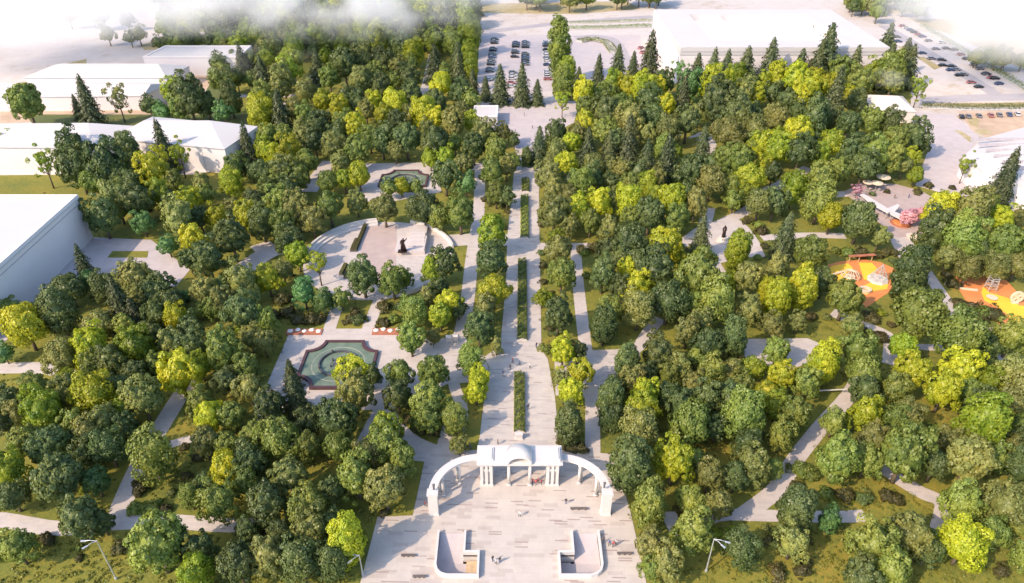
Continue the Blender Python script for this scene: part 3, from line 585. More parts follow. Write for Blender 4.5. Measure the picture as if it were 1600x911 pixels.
# trees as read off the photograph: tile origin, scale, then x, y, crown width, kind
# kinds: D dark, G mid green, O olive, Y yellow, L lime, M mint, C conifer, P poplar, s suffix sparse, t suffix tall
TILES = [
 (0, 0, 3.0375, "130 505 150 G;370 525 50 C;425 520 105 C;562 480 100 Os;712 510 80 D;770 540 80 M;830 440 100 L;900 480 150 D;850 520 100 G;985 510 90 D;1060 540 80 M;1060 380 110 G;1040 300 80 D;1095 480 90 Dt;1150 310 70 C;1195 390 60 G;1195 290 60 D;20 690 90 Ls;215 790 110 Ls;345 720 150 D;375 810 165 D;510 810 180 D;570 860 120 D;612 735 110 Dt;735 820 150 Y;785 740 95 C;855 750 100 Ls;1120 810 100 G;1178 720 80 C;1195 820 70 D;1100 880 100 L;820 870 90 G;670 800 90 O;450 870 110 G;640 880 100 D;960 890 90 O"),
 (400, 0, 3.0375, "50 270 70 G;85 220 80 G;170 290 110 L;240 210 80 D;180 230 90 L;330 200 100 G;430 180 90 L;500 150 80 L;580 210 100 L;640 170 90 D;700 230 110 D;745 260 90 Y;740 150 120 D;800 130 70 D;510 300 120 D;590 300 110 D;420 320 130 D;330 280 70 L;290 330 80 C;350 380 100 G;150 350 110 L;130 390 110 O;30 370 100 C;40 290 70 L;680 340 90 O;650 390 70 G;500 390 110 O;570 370 100 G;595 420 90 D;730 380 100 D;850 310 95 C;985 110 110 L;1010 180 110 L;940 220 90 G;1010 280 80 Lt;960 320 85 C;1020 330 70 Lt;895 350 70 G;880 410 90 Y;960 380 80 C;970 450 100 D;1030 420 60 C;1090 430 55 C;1160 420 85 C;740 470 110 D;850 500 110 D;840 230 60 L;30 470 100 G;110 430 100 O;240 450 90 O;320 490 90 Y;395 515 90 Y;560 490 80 Y;480 500 80 D;660 510 110 Y;610 560 90 Y;30 550 120 Y;120 560 100 C;230 560 90 G;180 530 80 O;300 600 110 D;420 600 100 G;480 610 110 Y;540 660 100 G;800 550 110 Y;850 580 100 Y;670 590 90 D;715 670 130 D;600 690 100 D;850 690 130 D;930 600 110 O;1025 590 80 L;1080 640 100 O;1170 640 80 O;945 690 70 G;1035 710 110 D;1140 730 110 G;370 710 110 O;480 730 120 G;400 780 90 O;280 680 110 D;230 650 120 O;130 650 90 G;60 660 90 G;80 740 80 Y;160 730 110 Y;240 780 110 G;130 820 120 O;30 830 100 D;200 860 100 G;100 890 90 G;490 840 100 Y;420 860 90 L;340 870 90 G;905 770 90 L;828 765 70 L;900 850 120 D;985 790 90 O;1000 880 80 M;1120 830 110 G;1190 800 90 O;690 890 70 Y;632 900 70 G;760 895 60 G"),
 (800, 0, 3.0375, "222 250 88 P;262 350 80 Lt;240 410 90 Gt;48 430 82 C;120 450 58 C;315 400 60 C;408 385 50 C;500 350 60 C;570 370 50 C;650 340 95 C;240 490 70 Ls;340 450 100 Y;410 450 80 G;480 400 90 L;545 420 90 Y;440 540 120 D;350 520 90 G;520 500 90 G;620 440 110 Y;690 430 80 Y;720 400 90 D;730 505 90 Y;650 480 110 D;795 350 80 Ms;835 330 50 C;915 345 50 C;985 345 50 C;850 420 110 M;810 480 80 C;960 420 140 Y;1080 330 75 C;1060 370 90 L;1180 330 65 C;1100 450 100 O;1160 460 80 Y;1190 400 70 L;970 500 170 D;1060 550 150 D;1140 560 100 D;830 590 130 D;560 580 130 O;670 570 110 D;345 610 100 Y;210 640 100 D;130 710 85 C;440 640 110 G;280 690 90 Y;360 740 90 C;460 730 85 C;550 710 100 C;635 650 80 O;640 760 85 C;740 630 110 O;1020 640 120 O;1150 620 110 O;900 730 90 C;1010 770 120 G;1080 780 130 G;720 720 90 G;730 800 120 C;860 830 140 D;940 870 130 O;1180 700 100 Y;1190 790 80 Y;1120 860 120 L;255 790 110 Y;190 790 80 O;380 850 100 D;170 850 120 O;270 870 80 D;320 850 60 L;70 750 50 Dt;10 770 60 G;10 670 50 D;470 870 70 D;560 880 100 G;640 890 100 L"),
 (1200, 0, 3.0375, "60 300 50 C;110 320 40 C;150 315 55 C;240 310 105 C;310 310 50 C;440 290 60 C;550 260 80 C;660 340 90 C;640 300 60 C;340 360 120 G;430 400 110 G;490 340 100 L;570 350 120 G;590 390 110 G;40 370 100 Y;130 380 120 Y;220 390 90 Y;190 430 120 Y;300 420 110 Y;370 450 80 Y;150 480 100 Y;20 450 80 D;90 490 90 D;310 500 110 C;420 490 90 D;715 430 80 Ls;40 580 100 O;10 540 60 O;220 570 140 D;380 600 110 D;480 590 110 G;580 600 100 D;690 660 130 D;600 680 120 G;140 650 140 Y;50 720 120 L;150 730 130 D;300 690 110 L;240 750 90 L;500 750 140 G;580 760 130 G;400 740 130 D;450 800 130 D;670 760 85 Y;700 840 70 L;20 830 90 D;250 860 130 G;130 880 100 L;330 830 100 G;735 710 60 D;935 800 75 Ls;1120 870 110 C"),
 (0, 300, 3.0375, "490 130 140 D;560 60 140 O;650 60 140 D;680 155 90 M;800 260 80 M;850 140 150 O;900 50 100 Y;760 20 110 L;950 130 100 D;1035 140 100 Y;1180 130 120 Y;915 235 110 Y;1100 230 160 D;990 330 140 D;900 330 90 D;405 370 80 C;430 430 90 M;330 470 130 D;280 580 170 Dt;60 570 100 G;120 640 190 Y;200 560 90 G;20 770 80 M;640 420 150 O;760 490 150 D;580 570 120 C;640 590 100 C;840 595 100 Y;1150 440 150 O;1050 470 90 M;1160 580 180 D;1010 560 90 G;950 570 60 G;480 630 130 O;440 750 165 Y;640 740 165 L;530 820 150 D;300 790 150 O;740 820 100 G;810 720 120 O;920 750 150 D;1060 760 180 G;850 870 180 Y;640 860 120 D;1190 700 110 O;1170 840 140 G;330 895 100 L;430 890 90 O;520 900 80 O;860 500 60 M;1080 900 130 D"),
 (400, 300, 3.0375, "30 160 120 D;110 60 130 G;200 100 140 O;350 80 130 G;270 150 110 O;480 60 90 O;610 90 120 O;800 90 130 D;870 130 90 G;970 110 140 G;160 240 130 D;200 310 110 L;295 350 110 Ls;60 430 110 Y;130 380 90 O;230 490 110 M;320 525 90 M;405 515 80 G;510 415 140 D;650 430 130 G;710 420 70 G;890 350 140 D;845 380 110 L;915 540 110 Y;750 570 130 G;820 510 100 O;735 700 140 G;840 690 70 O;1120 210 140 L;1120 340 150 D;1130 480 130 Y;1090 560 110 O;1060 650 150 D;1140 735 70 O;1020 810 130 G;1060 890 110 Y;840 860 150 G;680 870 130 G;450 860 140 Y;550 880 100 D;40 620 120 G;40 720 110 O;170 880 80 C;1140 20 90 G;1190 30 80 D;960 560 80 D"),
 (800, 300, 3.0375, "200 120 140 O;310 90 120 Y;410 70 120 Y;370 150 100 G;460 190 100 O;550 60 120 Y;560 140 100 G;650 120 130 D;760 50 130 Y;780 140 110 G;870 70 110 O;220 290 130 O;235 400 130 G;210 230 80 L;140 510 70 L;220 590 150 D;240 760 130 Y;310 760 100 D;325 860 120 Y;230 890 80 O;430 400 130 D;560 250 160 D;460 290 110 D;720 270 150 Y;780 310 80 Y;550 370 100 Y;680 390 170 D;520 470 100 D;600 460 130 Y;600 560 160 O;740 530 160 D;880 420 200 G;850 550 120 G;960 540 160 G;895 240 95 C;890 320 70 L;1070 290 110 Lt;1040 440 80 Y;1120 420 140 O;1120 560 130 O;435 640 120 Dt;545 810 120 Dt;690 770 150 D;830 670 130 O;930 730 140 D;1050 700 130 Dt;1205 480 80 Yt;640 870 110 D;740 870 110 G;870 790 90 G;940 870 140 G;1040 860 110 O;1140 840 110 L;1170 60 120 O;1100 20 80 L;1050 50 80 G"),
 (1200, 300, 3.0375, "30 60 120 D;110 30 80 L;240 60 140 G;300 130 110 Y;430 150 150 D;530 220 90 O;80 230 110 Ct;200 300 140 G;160 470 125 Yt;40 520 120 Yt;40 370 110 O;360 520 150 G;260 440 110 D;400 640 110 O;670 420 160 Dt;720 590 230 G;690 340 120 L;820 100 130 Y;790 190 150 D;930 240 160 G;960 110 160 O;1050 80 90 G;1100 150 110 Y;1120 260 170 G;850 320 110 O;1110 30 80 C;1190 120 70 O;1210 260 100 G;40 760 120 G;60 880 140 Y;260 820 140 Yt;420 760 180 G;640 740 130 L;680 870 170 Y;920 700 220 G;1040 760 110 D;1160 690 160 G;910 850 180 Y;1150 870 160 O;450 860 150 G;20 640 110 O;140 620 90 O"),
 (0, 600, 2.93, "40 80 120 D;200 130 190 L;310 50 150 O;440 60 180 Y;340 200 130 G;480 180 140 O;650 70 180 O;40 400 170 L;230 290 180 D;270 440 230 D;440 450 130 M;700 340 200 G;370 620 190 D;470 640 110 D;720 740 260 G;80 750 160 G;960 160 140 Y;920 90 130 G;940 270 140 O;1035 390 140 Y;870 520 90 Gt;940 470 100 D;1000 550 170 G;1130 330 140 D;1150 800 130 O;20 180 110 D;500 300 150 D;390 330 130 D;1120 460 130 G;570 200 110 D;60 520 130 D"),
 (400, 600, 2.93, "60 110 150 D;100 260 180 G;180 60 110 C;370 170 190 D;380 290 130 G;450 50 170 O;650 60 130 D;790 80 160 G;790 160 140 G;910 170 110 Gt;930 285 80 O;600 220 150 L;590 290 190 G;460 430 190 G;590 480 200 O;150 430 170 O;50 560 180 D;240 580 200 G;260 680 180 O;420 720 170 Yt;60 800 180 O;200 810 180 D;1010 40 100 Y;-20 380 150 D;250 180 130 D;-40 680 120 D"),
 (800, 600, 2.93, "260 190 130 Dt;270 40 120 Y;450 90 130 Dt;610 60 140 Y;590 120 150 L;580 220 180 O;540 380 190 Dt;740 360 200 Y;840 360 110 G;820 190 180 G;890 80 150 D;1060 150 180 Gt;1100 380 160 O;630 560 160 Gt;630 740 150 O;640 850 110 G;830 680 200 G;940 560 140 O;1050 760 160 D;720 60 120 D;1160 50 110 Y;1050 20 120 G;470 30 110 D"),
 (1200, 600, 2.93, "40 100 130 L;120 140 150 G;20 390 90 G;300 180 120 G;450 150 150 Y;440 40 130 D;320 350 200 G;620 330 240 G;640 160 130 O;800 40 160 Y;980 190 220 L;920 350 220 O;1110 90 140 O;1120 330 120 O;880 550 180 G;1090 560 190 O;130 590 160 Dt;110 730 150 O;280 630 110 M;480 740 210 G;640 700 190 O;560 860 190 G;890 740 190 Y;1030 690 130 G;1150 660 110 G;910 40 120 G;1160 200 100 G;480 270 150 O;1180 800 130 G;980 90 130 D"),
]
TREES = []           # (px, py, w, colour, form)
for ox, oy, sc, s in TILES:
    for e in s.split(';'):
        x, y, wd, k = e.split(); x, y, wd = ox+float(x)/sc, oy+float(y)/sc, float(wd)/sc
        form = {'C': 'conifer', 'P': 'poplar'}.get(k[0], 'round'); col = {'P': 'G'}.get(k[0], k[0])
        if k[1:] == 't' and form == 'round': form = 'tall'
        if k[1:] == 's': form = 'sparse'
        TREES.append([x, y, wd, col, form])
# filler trees: wherever the park shows unbroken woodland between the trees listed above
WOOD = [[(0, 610), (150, 600), (270, 610), (200, 740), (150, 790), (0, 790)], [(180, 430), (420, 440), (450, 520), (410, 640), (300, 600), (120, 600), (130, 500)], [(300, 620), (440, 650), (600, 660), (640, 740), (630, 790), (520, 800), (400, 790), (300, 790), (330, 700)],
        [(300, 250), (400, 180), (740, 200), (735, 250), (560, 250), (490, 290), (470, 360), (400, 400), (300, 400), (240, 320)], [(350, 60), (740, 40), (742, 200), (400, 190), (360, 130)], [(870, 150), (1000, 130), (1340, 125), (1345, 200), (1440, 215), (1440, 260), (1330, 280), (1230, 270), (1100, 320), (860, 300), (850, 220)],
        [(925, 400), (1060, 400), (1150, 440), (1160, 520), (1160, 600), (1330, 600), (1220, 740), (1160, 790), (1050, 790), (970, 790), (950, 620), (1010, 540), (930, 480)], [(1340, 620), (1600, 560), (1600, 740), (1480, 750), (1300, 720), (1260, 720)], [(1420, 320), (1600, 340), (1600, 420), (1500, 430), (1440, 400)],
        [(300, 800), (560, 810), (540, 900), (300, 900)], [(970, 790), (1040, 800), (1060, 900), (1000, 905)], [(1330, 830), (1480, 830), (1480, 911), (1330, 911)], [(860, 300), (1090, 320), (1050, 370), (850, 370)], [(640, 440), (725, 440), (700, 540), (640, 540)], [(590, 600), (740, 600), (740, 690), (660, 680), (600, 640)]]
def cov(px, py, f): return any((px-t[0])**2+(py-t[1])**2 < (t[2]*.5*f)**2 for t in TREES)
FILL = []
_t = 0
while _t < 5000:
    _t += 1; px, py = R.uniform(0, 1600), R.uniform(45, 905)
    if not any(inside((px, py), q) for q in WOOD) or cov(px, py, 1.0) or (180 < px < 405 and 180 < py < 285): continue
    wd = R.uniform(.75, 1.05)*(20+py*.047)
    X, Y = G(px, py, 3)
    if paved(X, Y, 1.5) or paved(*G(px, py), 1.0) or paved(*G(px, py-wd*.4)) or R.random() < (.25 if py < 500 else .6) or cov(px, py+wd*.1, .9) or any((px-a[0])**2+(py-a[1])**2 < (wd*.75)**2 for a in FILL): continue
    FILL.append([px, py, wd, R.choice('DDDDGGOOOL'), 'round'])
TREES += FILL
FAR = []
for _ in range(2500):
    px, py = R.uniform(250, 745), R.uniform(-22, 72)
    if (py > 45 and px < 340) or (px < 420 and R.random() < .6) or cov(px, py, .8) or any((px-a[0])**2+(py-a[1])**2 < 13**2 for a in FAR): continue
    FAR.append([px, py, R.uniform(20, 30), R.choice('DDGGOLLY'), R.choice(('round', 'round', 'round', 'conifer'))])
for cx, cy, rx, ry, n_ in ((1385, 3, 55, 16, 26), (880, -4, 60, 7, 12), (1000, -6, 40, 5, 8), (300, 62, 60, 8, 12), (1560, 92, 40, 6, 8), (700, 20, 40, 14, 16), (160, 50, 60, 30, 6)):
    for _ in range(n_): FAR.append([cx+R.uniform(-rx, rx), cy+R.uniform(-ry, ry), R.uniform(17, 26), R.choice('DGGO'), 'round'])
# the smallest broadleaf trees past the first 290 are planted as one mass with the far wood
BL = sorted([t for t in TREES if t[4] == 'round' and t[3] in 'DGM'], key=lambda t: -t[2])
for t in BL[285:]: FAR.append(t); TREES.remove(t)
print('trees', len(TREES), 'far', len(FAR))
LM = [('the white entrance gate', 808, 740), ('the lower fountain', 525, 575), ('the upper fountain', 630, 285), ('the round monument plaza', 593, 405), ('the statue square', 1128, 370), ('the near orange playground', 1340, 440),
      ('the far-right playground', 1550, 465), ('the cafe terrace', 1400, 315), ('the huge flat block', 70, 400), ('the hip-roofed white building', 290, 230), ('the courtyard-roofed hall', 1200, 80), ('the small white pavilion', 765, 182),
      ('the car park', 805, 95), ('the steep grey pavilion', 1390, 170), ('the left lamp post', 165, 875), ('the right lamp post', 1110, 870), ('the lower-left path fork', 185, 810), ('the lower-right path fork', 1190, 800),
      ('the longest promenade hedge', 816, 470), ('the nearest promenade hedge', 812, 630), ('the farthest promenade hedge', 819, 340), ('the low white barn', 150, 150), ('the angular white hall', 1560, 240), ('the triple path junction', 1391, 535),
      ('the left ramp', 715, 870), ('the right ramp', 905, 870), ('the forecourt lawn strip', 200, 398), ('the white barrier pole', 1295, 618), ('the mid-right path clearing', 1215, 548), ('the flat store', 290, 100)]
CNT = {}
def where(kindkey, px, py):
    """nearest landmark and side of it, for telling one plant from its neighbours"""
    n, lx, ly = min(LM, key=lambda q: (q[1]-px)**2+((q[2]-py)*1.3)**2)
    dx, dy = px-lx, (py-ly)*1.3
    side = 'left of' if abs(dx) > abs(dy) and dx < 0 else 'right of' if abs(dx) > abs(dy) else 'beyond' if dy < 0 else 'in front of'
    return n, side, math.hypot(dx, dy)
ORD = ['nearest', 'second nearest', 'third nearest', 'fourth nearest', 'fifth nearest', 'sixth nearest', 'seventh nearest', 'eighth nearest', 'ninth nearest', 'tenth nearest']+['%dth nearest' % k for k in range(11, 60)]
PENDING = []          # (object, phrase, px, py)
def want_label(o, phrase, px, py): PENDING.append((o, phrase, px, py))
def write_labels():
    grp = {}
    for o, ph, px, py in PENDING:
        n, side, d = where(ph, px, py); grp.setdefault((ph, n, side), []).append((d, o))
    for (ph, n, side), L in grp.items():
        L.sort(key=lambda q: q[0])
        for i, (d, o) in enumerate(L):
            o['label'] = f'{ph}, {ORD[i]} of its kind {side} {n}' if len(L) > 1 else f'{ph}, the only one of its kind {side} {n}'
            if len(o['label'].split()) > 16: o['label'] = o['label'].replace(' of its kind', '').replace('the only one', 'alone')

COLW = {'D': 'dark green', 'G': 'mid green', 'O': 'olive green', 'Y': 'bright yellow', 'L': 'lime green', 'M': 'mint green', 'C': 'blackish green'}
FORMW = {'round': 'round tree', 'tall': 'tall oval tree', 'poplar': 'tall columnar poplar', 'sparse': 'thin see-through tree', 'conifer': 'pointed conifer'}
def tree_name(f, c_): return NAMES[f] if f != 'round' else {'Y': 'golden_tree', 'L': 'golden_tree', 'O': 'grey_leaved_tree'}.get(c_, 'broadleaf_tree')
NAMES = {'round': 'broadleaf_tree', 'tall': 'oval_tree', 'poplar': 'poplar_tree', 'sparse': 'sapling_tree', 'conifer': 'conifer_tree'}
GRP = {'round': 'broadleaf trees of the park', 'tall': 'tall oval trees of the park', 'poplar': 'poplars by the car park', 'sparse': 'thin young trees', 'conifer': 'conifers of the park'}
def place_tree(px, py, wd, col, form):
    z = 6.0; Rm = 4
    for _ in range(8):
        X, Y = G(px, py, z); Rm = wd/2/FPX*depth(X, Y, z); z = FORM[form]*Rm
    t = bpy.data.objects.new(tree_name(form, col), None); C.objects.link(t); t.location = (X, Y, .05); t['category'] = 'tree'; t['group'] = GRP[form]; t.empty_display_size = 1
    if form == 'conifer' and px > 820 and py < 128: Rm *= 1.35 if wd < 23 else 1.12
    if 76 < X < 182 and Y > 335: Y = 335-R.uniform(0, 4); Rm *= 1.15 if form == 'conifer' else 1
    t.location = (X, Y, .05)
    me = R.choice(CR[form]); rz = R.uniform(0, 6.28); vz = R.uniform(1.08, 1.32)
    Rm *= (1.12 if py < 480 else 1.05) if form in ('round', 'tall') else 1.2
    c = link_obj('crown', me, t); c.rotation_euler = (0, 0, rz); c.scale = (Rm*R.uniform(.94, 1.06), Rm*R.uniform(.94, 1.06), Rm*vz)
    c.location = (0, 0, 0 if form == 'conifer' else FORM[form]*Rm)
    c.material_slots[0].link = 'OBJECT'; c.material_slots[0].material = M['leaf_'+col]
    k = link_obj('trunk', R.choice(TR[form]), t); k.scale = (Rm, Rm, Rm); k.rotation_euler = (0, 0, rz)
    size = 'small' if Rm < 3.6 and form != 'conifer' else 'large' if Rm > 6.2 else ''
    want_label(t, (size+' '+COLW[col]+' '+FORMW[form]).strip(), px, py)
    return X, Y, Rm
TPOS = []
for t in TREES: TPOS.append(place_tree(*t))
def far_wood():
    lows = [crown_round('crown_mesh', nc=45, per=34, leaf=.072, rc=(.2, .34), core=.7) for _ in range(3)]; con = crown_conifer('crown_mesh', n=1500, h=3.4, lay=9, leaf=.07)
    def arr(me):
        V = np.empty(len(me.vertices)*3); me.vertices.foreach_get('co', V); return V.reshape(-1, 3), [list(p.vertices) for p in me.polygons]
    A = [arr(m) for m in lows]; AC = arr(con); AT = arr(TR['round'][1]); cols = 'DGOLYCM'; VV, FF, MI, off = [], [], [], 0
    for px, py, wd, col, form in FAR:
        z = 6.0
        for _ in range(8):
            X, Y = G(px, py, z); Rm = wd/2/FPX*depth(X, Y, z); z = FORM[form]*Rm
        Rm *= 1.15; a = R.uniform(0, 6.28); rot = np.array([[math.cos(a), -math.sin(a), 0], [math.sin(a), math.cos(a), 0], [0, 0, R.uniform(.95, 1.2)]])
        for (V, F), zz, mi in ((AC if form == 'conifer' else R.choice(A), 0 if form == 'conifer' else FORM[form]*Rm, cols.index('C' if form == 'conifer' else col)), (AT, 0, 7)):
            VV.append(V@rot.T*Rm+np.array((X, Y, zz))); FF += [[i+off for i in f] for f in F]; MI += [mi]*len(F); off += len(V)
    me = bpy.data.meshes.new('far_woodland'); me.from_pydata(np.vstack(VV).tolist(), [], FF); 
    for c_ in cols: me.materials.append(M['leaf_'+c_])
    me.materials.append(M['bark']); me.polygons.foreach_set('material_index', MI); me.update(); o = link_obj('far_woodland', me); o['kind'] = 'stuff'
far_wood()

# ---------------------------------------------------------------- shrubs
def place_shrub(X, Y, r, col, label=None, ph=None):
    me = R.choice(CR['shrub']); o = link_obj('shrub', me); o.location = (X, Y, .05+r*.32); o.rotation_euler = (0, 0, R.uniform(0, 6.28)); o.scale = (r, r*R.uniform(.8, 1.15), r*R.uniform(.9, 1.15))
    o.material_slots[0].link = 'OBJECT'; o.material_slots[0].material = M['leaf_'+col]; tag(o, label, 'shrub', 'low shrubs on the lawns')
    if not label:
        px, py = PX(X, Y, 0); want_label(o, ph or {'S': 'low brownish shrub', 'D': 'low dark green shrub', 'G': 'low green shrub', 'O': 'low olive shrub', 'L': 'low lime shrub'}[col], px, py)
    return o
SH = [(70, 840, 22), (78, 845, 18), (205, 770, 18), (212, 795, 28), (236, 795, 26), (258, 796, 22), (288, 698, 18), (220, 760, 30), (1250, 735, 34), (1270, 745, 24), (1245, 760, 22), (1290, 772, 26), (1320, 775, 30), (1350, 780, 28), (1385, 775, 26), (1400, 780, 26), (1222, 790, 20), (1215, 895, 26),
      (1325, 395, 22), (1305, 392, 18), (1345, 398, 24), (1370, 400, 18), (1385, 395, 20), (1405, 395, 16), (1395, 408, 14), (1489, 445, 24), (1480, 430, 20), (1497, 475, 24), (1517, 482, 26), (1530, 495, 26), (1548, 493, 32), (1556, 497, 22), (1500, 488, 22), (1375, 528, 24), (1358, 495, 24), (1355, 515, 18),
      (1153, 346, 14), (1170, 345, 18), (1185, 352, 18), (1190, 362, 20), (1182, 398, 14), (1195, 385, 16), (1363, 303, 11), (1386, 299, 11), (1434, 300, 14), (1451, 290, 15), (1488, 293, 12), (1474, 305, 16), (1510, 300, 14),
      (768, 440, 22), (600, 505, 24), (615, 500, 24), (560, 500, 24), (548, 500, 22), (466, 500, 26), (488, 500, 30), (500, 498, 20), (450, 490, 26), (440, 470, 30), (425, 495, 26), (600, 480, 24), (625, 480, 22), (556, 490, 20), (640, 655, 22), (655, 668, 28), (672, 668, 28), (680, 675, 18),
      (845, 330, 14), (845, 350, 14), (846, 395, 14), (848, 415, 14), (849, 440, 14), (850, 545, 18), (860, 690, 22), (890, 698, 30), (905, 700, 24), (905, 395, 16), (908, 430, 16), (752, 312, 14), (770, 316, 18), (790, 320, 12), (795, 355, 14), (795, 380, 10), (793, 330, 10), (1270, 405, 20), (360, 430, 20), (425, 430, 22), (1060, 385, 20), (930, 388, 24), (910, 392, 20), (600, 800, 16), (905, 545, 16)]
for x, y, wd in SH:
    X, Y = G(x, y, .6); r = wd/2/FPX*depth(X, Y, .6)
    if not (1310 < x < 1480 and 285 < y < 345) and paved(X, Y):
        for dx, dy in ((1.5, 0), (-1.5, 0), (0, 1.5), (0, -1.5), (2.6, 0), (-2.6, 0), (0, 0)):
            if not paved(X+dx, Y+dy): break
        if (dx, dy) == (0, 0): continue
        X += dx; Y += dy
    place_shrub(X, Y, r, R.choice('SSSDSG'))
n = 0
while n < 170:
    px, py = R.uniform(20, 1590), R.uniform(330, 905)
    X, Y = G(px, py, 0)
    if not inside((X, Y), PARK) or paved(X, Y, 1.6) or any(inside((X, Y), q) for q in PLAY) or any((X-a)**2+(Y-b_)**2 < (r*.55)**2 for a, b_, r in TPOS): continue
    place_shrub(X, Y, R.uniform(.7, 1.7), R.choice('SSSDGOL')); n += 1

# ground cover: tufts of low planting over the lawns, one object nobody could count
def ground_cover():
    P = []
    while len(P) < 3800:
        px, py = R.uniform(-20, 1620), R.uniform(300, 930); X, Y = G(px, py, 0)
        if not inside((X, Y), PARK) or paved(X, Y) or any(inside((X, Y), q) for q in PLAY): continue
        v = math.sin(X*.09+1.3)+math.sin(Y*.11)+math.sin((X+Y)*.23)+math.sin((X-Y)*.31+2)
        if v < R.uniform(-2.2, 1.2): continue
        P.append((X, Y))
    P = np.array(P); per = 26; ci = np.repeat(np.arange(len(P)), per); d = sph(len(ci)); d[:, 2] = np.abs(d[:, 2])
    r = (.2+.75*NR.uniform(0, 1, len(P))**2)[ci]; cen = np.stack([P[ci, 0]+d[:, 0]*r, P[ci, 1]+d[:, 1]*r, .06+d[:, 2]*r*.55], 1)
    nor = d+NR.normal(size=d.shape)*.4; nor /= np.linalg.norm(nor, axis=1)[:, None]
    me = quads_mesh('ground_cover', cen, nor, .12); me.materials.clear(); me.materials.append(M['leaf_U']); o = link_obj('undergrowth', me); o['kind'] = 'stuff'
ground_cover()

# ---------------------------------------------------------------- promenade hedges
def hedge(pts, wid, h, label, name='promenade_hedge', grp='clipped hedges along the promenade axis', mat='leaf_G', dens=70, zz=.12):
    P = [Vector(p) for p in pts]; t = empty(name, (P[0].x, P[0].y, zz), label, 'hedge', grp); o = P[0]
    q = stroke([tuple(p-o) for p in P], wid) if len(P) > 2 else None
    if q is None:
        d = (P[1]-P[0]).normalized(); nrm = Vector((-d.y, d.x))*wid/2; q = [tuple(v) for v in (-nrm, P[1]-P[0]-nrm, P[1]-P[0]+nrm, nrm)]
    b = B(); prism(b, q, 0, .3); obj('planter_kerb', b, 'kerb', t)
    cen, nor = [], []
    for a, c2 in zip(P, P[1:]):
        d = c2-a; L_ = d.length; d.normalize(); nn = Vector((-d.y, d.x)); m = int(L_*wid*dens)
        for _ in range(m):
            s_ = R.uniform(.0, L_); u = R.uniform(-.5, .5)*wid*.92; z = h*(.75+.25*math.sin(s_*2.1+u*3))+R.uniform(-.12, .08)
            if R.random() < .4: u = math.copysign(wid*.47, u); z *= R.random()
            p = a-o+d*s_+nn*u; cen.append((p.x, p.y, .3+z)); k = Vector((nn.x*u*.8, nn.y*u*.8, 1)).normalized(); nor.append(k[:])
    cen, nor = np.array(cen), np.array(nor)+NR.normal(size=(len(nor), 3))*.4; nor /= np.linalg.norm(nor, axis=1)[:, None]
    me = quads_mesh('hedge_mesh', cen, nor, .16); me.materials.clear(); me.materials.append(M[mat]); link_obj('foliage', me, t)
for (x0, y0, x1, y1, wd, lab) in ((811.5, 677, 811.5, 585, 2.3, 'clipped hedge strip on the promenade just beyond the entrance gate'), (816, 533, 816, 408, 2.4, 'longest clipped hedge strip on the promenade, level with the monument plaza'), (819.5, 373, 819.5, 308, 2.5, 'clipped hedge strip on the promenade beyond the cross path, third from the gate'),
                              (821, 301, 821, 281, 2.6, 'short dark clipped hedge on the promenade, just short of the farthest one'), (822, 264, 822, 236, 3.0, 'clipped hedge at the far end of the promenade, by the upper square')):
    hedge([G(x0, y0), G(x1, y1)], wd, .9, lab)
# stone post in front of the near hedge
X, Y = G(811, 686); t = empty('stone_plinth', (X, Y, .125), 'low white stone plinth on the promenade between gate vault and nearest hedge', 'plinth')
b = B(); box(b, -.9, -.5, 0, .9, .5, .25); box(b, -.7, -.35, .25, .7, .35, 1.3); box(b, -.8, -.42, 1.3, .8, .42, 1.45); obj('block', b, 'white_stone', t)
hedge([G(872, 46), G(940, 45), G(1018, 42)], 3.2, 1.6, 'long dark hedge row beside the far road, nearer of two', 'roadside_hedge', 'hedge rows by the far road', dens=16)
hedge([G(868, 37.5), G(940, 36), G(1018, 33)], 2.0, 1.2, 'long thin hedge row beside the far road, farther of two', 'roadside_hedge', 'hedge rows by the far road', dens=16)
hedge([G(905, 66), G(925, 62), G(948, 68), G(960, 84)], 5.5, 1.2, 'curved hook-shaped hedge bed at the car park corner', 'roadside_hedge', None, 'leaf_O', dens=14)
hedge([G(1440, 42), G(1480, 66), G(1540, 103), G(1610, 146)], 3.0, 2.0, 'long dark diagonal hedge beside the upper right parking lot', 'roadside_hedge', None, dens=16)
hedge([G(1440, 168), G(1520, 171), G(1640, 170)], 2.6, 2.0, 'dark hedge under the grass verge of the right-hand road', 'roadside_hedge', None, 'leaf_D', dens=24)

